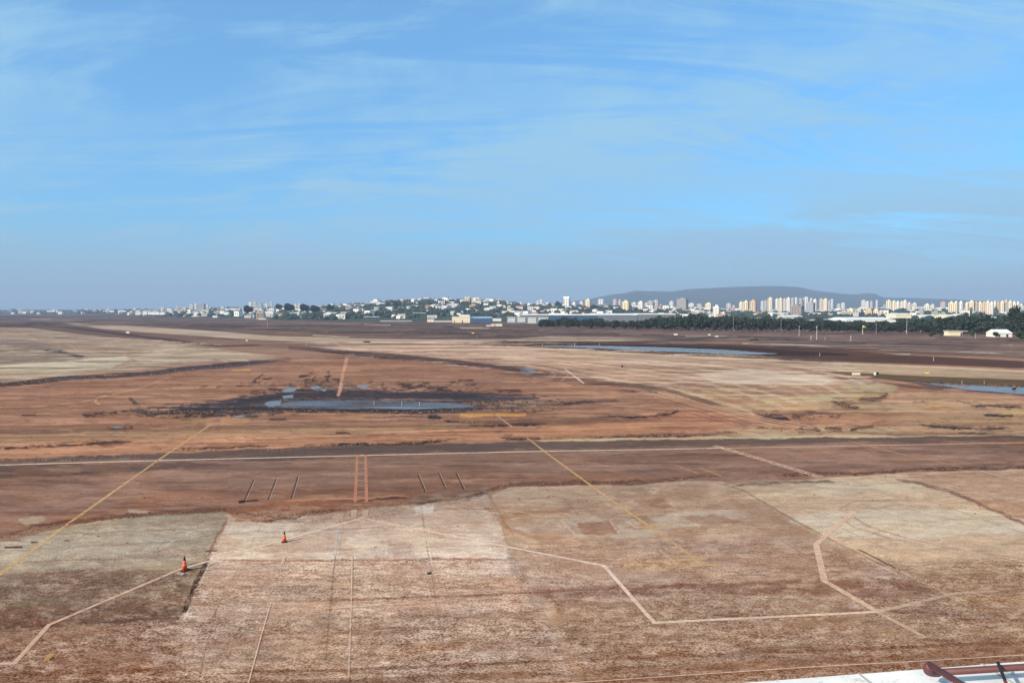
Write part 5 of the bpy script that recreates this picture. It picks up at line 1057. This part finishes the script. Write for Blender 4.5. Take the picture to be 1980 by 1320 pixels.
# bird wading in the right pond
def bird():
    p = G(1961, 757.5); o = empty('wading_bird', p, .2)
    b = MB(); b.tube([(-.62,0,.42),(-.40,0,.50),(-.12,0,.56),(.16,0,.60),(.30,0,.66),(.36,0,.82),(.40,0,.96),(.47,0,1.02),(.56,0,1.0),(.74,0,.96)], [.02,.10,.20,.17,.09,.05,.045,.065,.04,.01], 12)
    for s in (-.06, .06): b.tube([(.0,s,.5),(.03,s,.28),(.0,s,0),(.10,s,0)], [.05,.018,.014,.01], 6)
    b.build('body', M['black'], o, True); tag(o, 'dark wading bird standing in the right hand pond', 'bird'); o.scale = (1.25, 1.25, 1.15)
bird()

# ---------------------------------------------------------------- the roof under the camera, with its pipe rail
RZ = 13.96
E0, E1 = G(1420, 1320.5, RZ), G(1980, 1278, RZ); dv = (E1-E0).normalized(); nv = Vector((-dv.y, dv.x, 0))
M['roofpaint'] = mat('white_roof_coating', (0.80,0.80,0.77), 0.7, (1.6,0.16), bump=.01)
def stained_roof():
    m = M['roofpaint']; t = m.node_tree; L = t.links.new; b = t.nodes['Principled BSDF']; src = b.inputs['Base Color'].links[0].from_socket
    tc = N(t, 'ShaderNodeTexCoord'); n = N(t, 'ShaderNodeTexNoise'); L(tc.outputs['Object'], n.inputs['Vector']); n.inputs['Scale'].default_value = 7; n.inputs['Detail'].default_value = 7; n.inputs['Roughness'].default_value = .7
    r = N(t, 'ShaderNodeMapRange'); L(n.outputs[0], r.inputs[0]); r.inputs[1].default_value = .55; r.inputs[2].default_value = .70; r.inputs[4].default_value = .6
    mx = N(t, 'ShaderNodeMix', data_type='RGBA'); L(r.outputs[0], mx.inputs[0]); L(src, mx.inputs[6]); mx.inputs[7].default_value = (.16,.15,.13,1); L(mx.outputs[2], b.inputs['Base Color'])
stained_roof()
bl = empty('terminal_building', (0,0,0))
A0 = E0 - dv*14; A1 = E1 + dv*16
def prism(z0, z1, out, inn):
    q = [A0+nv*out, A1+nv*out, A1-nv*inn, A0-nv*inn]
    return MB().add([(p.x,p.y,z0) for p in q]+[(p.x,p.y,z1) for p in q], [(0,1,2,3),(7,6,5,4),(0,4,5,1),(1,5,6,2),(2,6,7,3),(3,7,4,0)])
prism(0.01, RZ-.35, -.25, 16).build('wall', M['w_cream'], bl); prism(RZ-.35, RZ, 0, 16).build('roof', M['roofpaint'], bl)
tag(bl, 'white coated flat roof edge of the building the view is taken from', 'building')
# mesh walkway
gm = mat('white_mesh_grating', (0.74,0.72,0.66), 0.6, (2,.1)); t = gm.node_tree; L = t.links.new; b_ = t.nodes['Principled BSDF']; src = b_.inputs['Base Color'].links[0].from_socket
tc = N(t, 'ShaderNodeTexCoord'); mp = N(t, 'ShaderNodeMapping'); mp.inputs['Rotation'].default_value = (0,0,R(45)); L(tc.outputs['Object'], mp.inputs[0]); ck = N(t, 'ShaderNodeTexVoronoi'); L(mp.outputs[0], ck.inputs['Vector']); ck.inputs['Scale'].default_value = 42; ck.inputs['Randomness'].default_value = 0
rr_ = N(t, 'ShaderNodeMapRange'); L(ck.outputs['Distance'], rr_.inputs[0]); rr_.inputs[1].default_value = .22; rr_.inputs[2].default_value = .34; rr_.inputs[3].default_value = .75; rr_.inputs[4].default_value = 0
mx = N(t, 'ShaderNodeMix', data_type='RGBA'); L(rr_.outputs[0], mx.inputs[0]); L(src, mx.inputs[6]); mx.inputs[7].default_value = (.22,.2,.18,1); L(mx.outputs[2], b_.inputs['Base Color'])
q0 = E0 + dv*2.0 - nv*.52; q1 = E1 + dv*8 - nv*.52
MB().add([(p.x,p.y,z) for z in (RZ+.004, RZ+.035) for p in (q0, q1, q1-nv*1.6, q0-nv*1.6)], [(0,3,2,1),(4,5,6,7),(0,1,5,4),(1,2,6,5),(2,3,7,6),(3,0,4,7)]).build('grating', gm)
tag(bpy.data.objects['grating'], 'white diamond mesh grating lying on the roof under the maroon pipe', 'grating')
M['maroon'] = mat('maroon_pipe_paint', (0.105,0.034,0.038), 0.6, (9,0.25), spec=.5)
pz = RZ + .13
pa = G(1799, 1300, pz); pb = G(1985, 1288.5, pz); pd = (pb-pa).normalized()
def arc(c0, c1, c2, n=7): return [c0.lerp(c1, t/n).lerp(c1.lerp(c2, t/n), t/n) for t in range(n+1)]
up = Vector((0,0,1)); bz = pz + .10
bq0 = G(1803, 1288, bz); bq1 = G(1862, 1324, bz); bd = (bq1-bq0).normalized()
for k in range(7):
    q = E0 + dv*(k*1.15 - 1.2); e = MB(); a_ = q + nv*.004; b__ = q - nv*1.6
    e.add([(p.x+dv.x*w_, p.y+dv.y*w_, z) for z in (RZ+.001, RZ+.006) for p, w_ in ((a_,-.012),(a_,.012),(b__,.012),(b__,-.012))], [(0,3,2,1),(4,5,6,7),(0,1,5,4),(1,2,6,5),(2,3,7,6),(3,0,4,7)]).build('seam', M['roofgrey'], bl)
o = empty('pipe_rail', pa)
def loc(pts): return [p - pa for p in pts]
MB().tube(loc([pa+pd*.06, pb+pd*3]), .027, 16).build('pipe', M['maroon'], o, True)
el = arc(pa+pd*.07, pa-pd*.07+up*.0, bq0-bd*.02, 9)
MB().tube(loc(el), .034, 16).build('elbow', M['maroon'], o, True)
MB().tube(loc([bq0-bd*.02, bq1+bd*1.5]), .025, 16).build('pipe', M['maroon'], o, True)
for s in (1.3, 2.6): q = pa+pd*s; MB().box(-.04,.04,-.05,.05,-.13,-.028).build('foot', M['black'], o, loc=(q-pa))
tag(o, 'maroon painted pipe rail turning at an elbow on the white roof edge', 'pipe rail')
ra, rb = G(1930, 1281, RZ+.165), G(1950, 1332, RZ+.215); o = empty('rod', ra)
MB().tube([Vector((0,0,0)), (rb-ra)*.74], .0125, 12).build('shaft', M['black'], o, True); MB().tube([(rb-ra)*.74, (rb-ra)*1.1], .013, 12).build('tip', M['orange'], o, True)
tag(o, 'thin black rod with an orange end leaning over the maroon pipe', 'rod')

# ---------------------------------------------------------------- haze
hm = bpy.data.materials.new('haze_air'); hm.use_nodes = True; t = hm.node_tree; t.nodes.clear()
out = N(t, 'ShaderNodeOutputMaterial'); vol = N(t, 'ShaderNodeVolumePrincipled'); vol.inputs['Color'].default_value = (0.52, 0.71, 1.0, 1); vol.inputs['Density'].default_value = HAZE_D; vol.inputs['Anisotropy'].default_value = 0.0
t.links.new(vol.outputs[0], out.inputs['Volume'])
hz_o = MB().box(-30000, 30000, -4000, 15500, -1.0, 420).build('haze', hm); tag(hz_o, 'pale blue haze over the whole airfield and city', 'haze', kind='stuff')
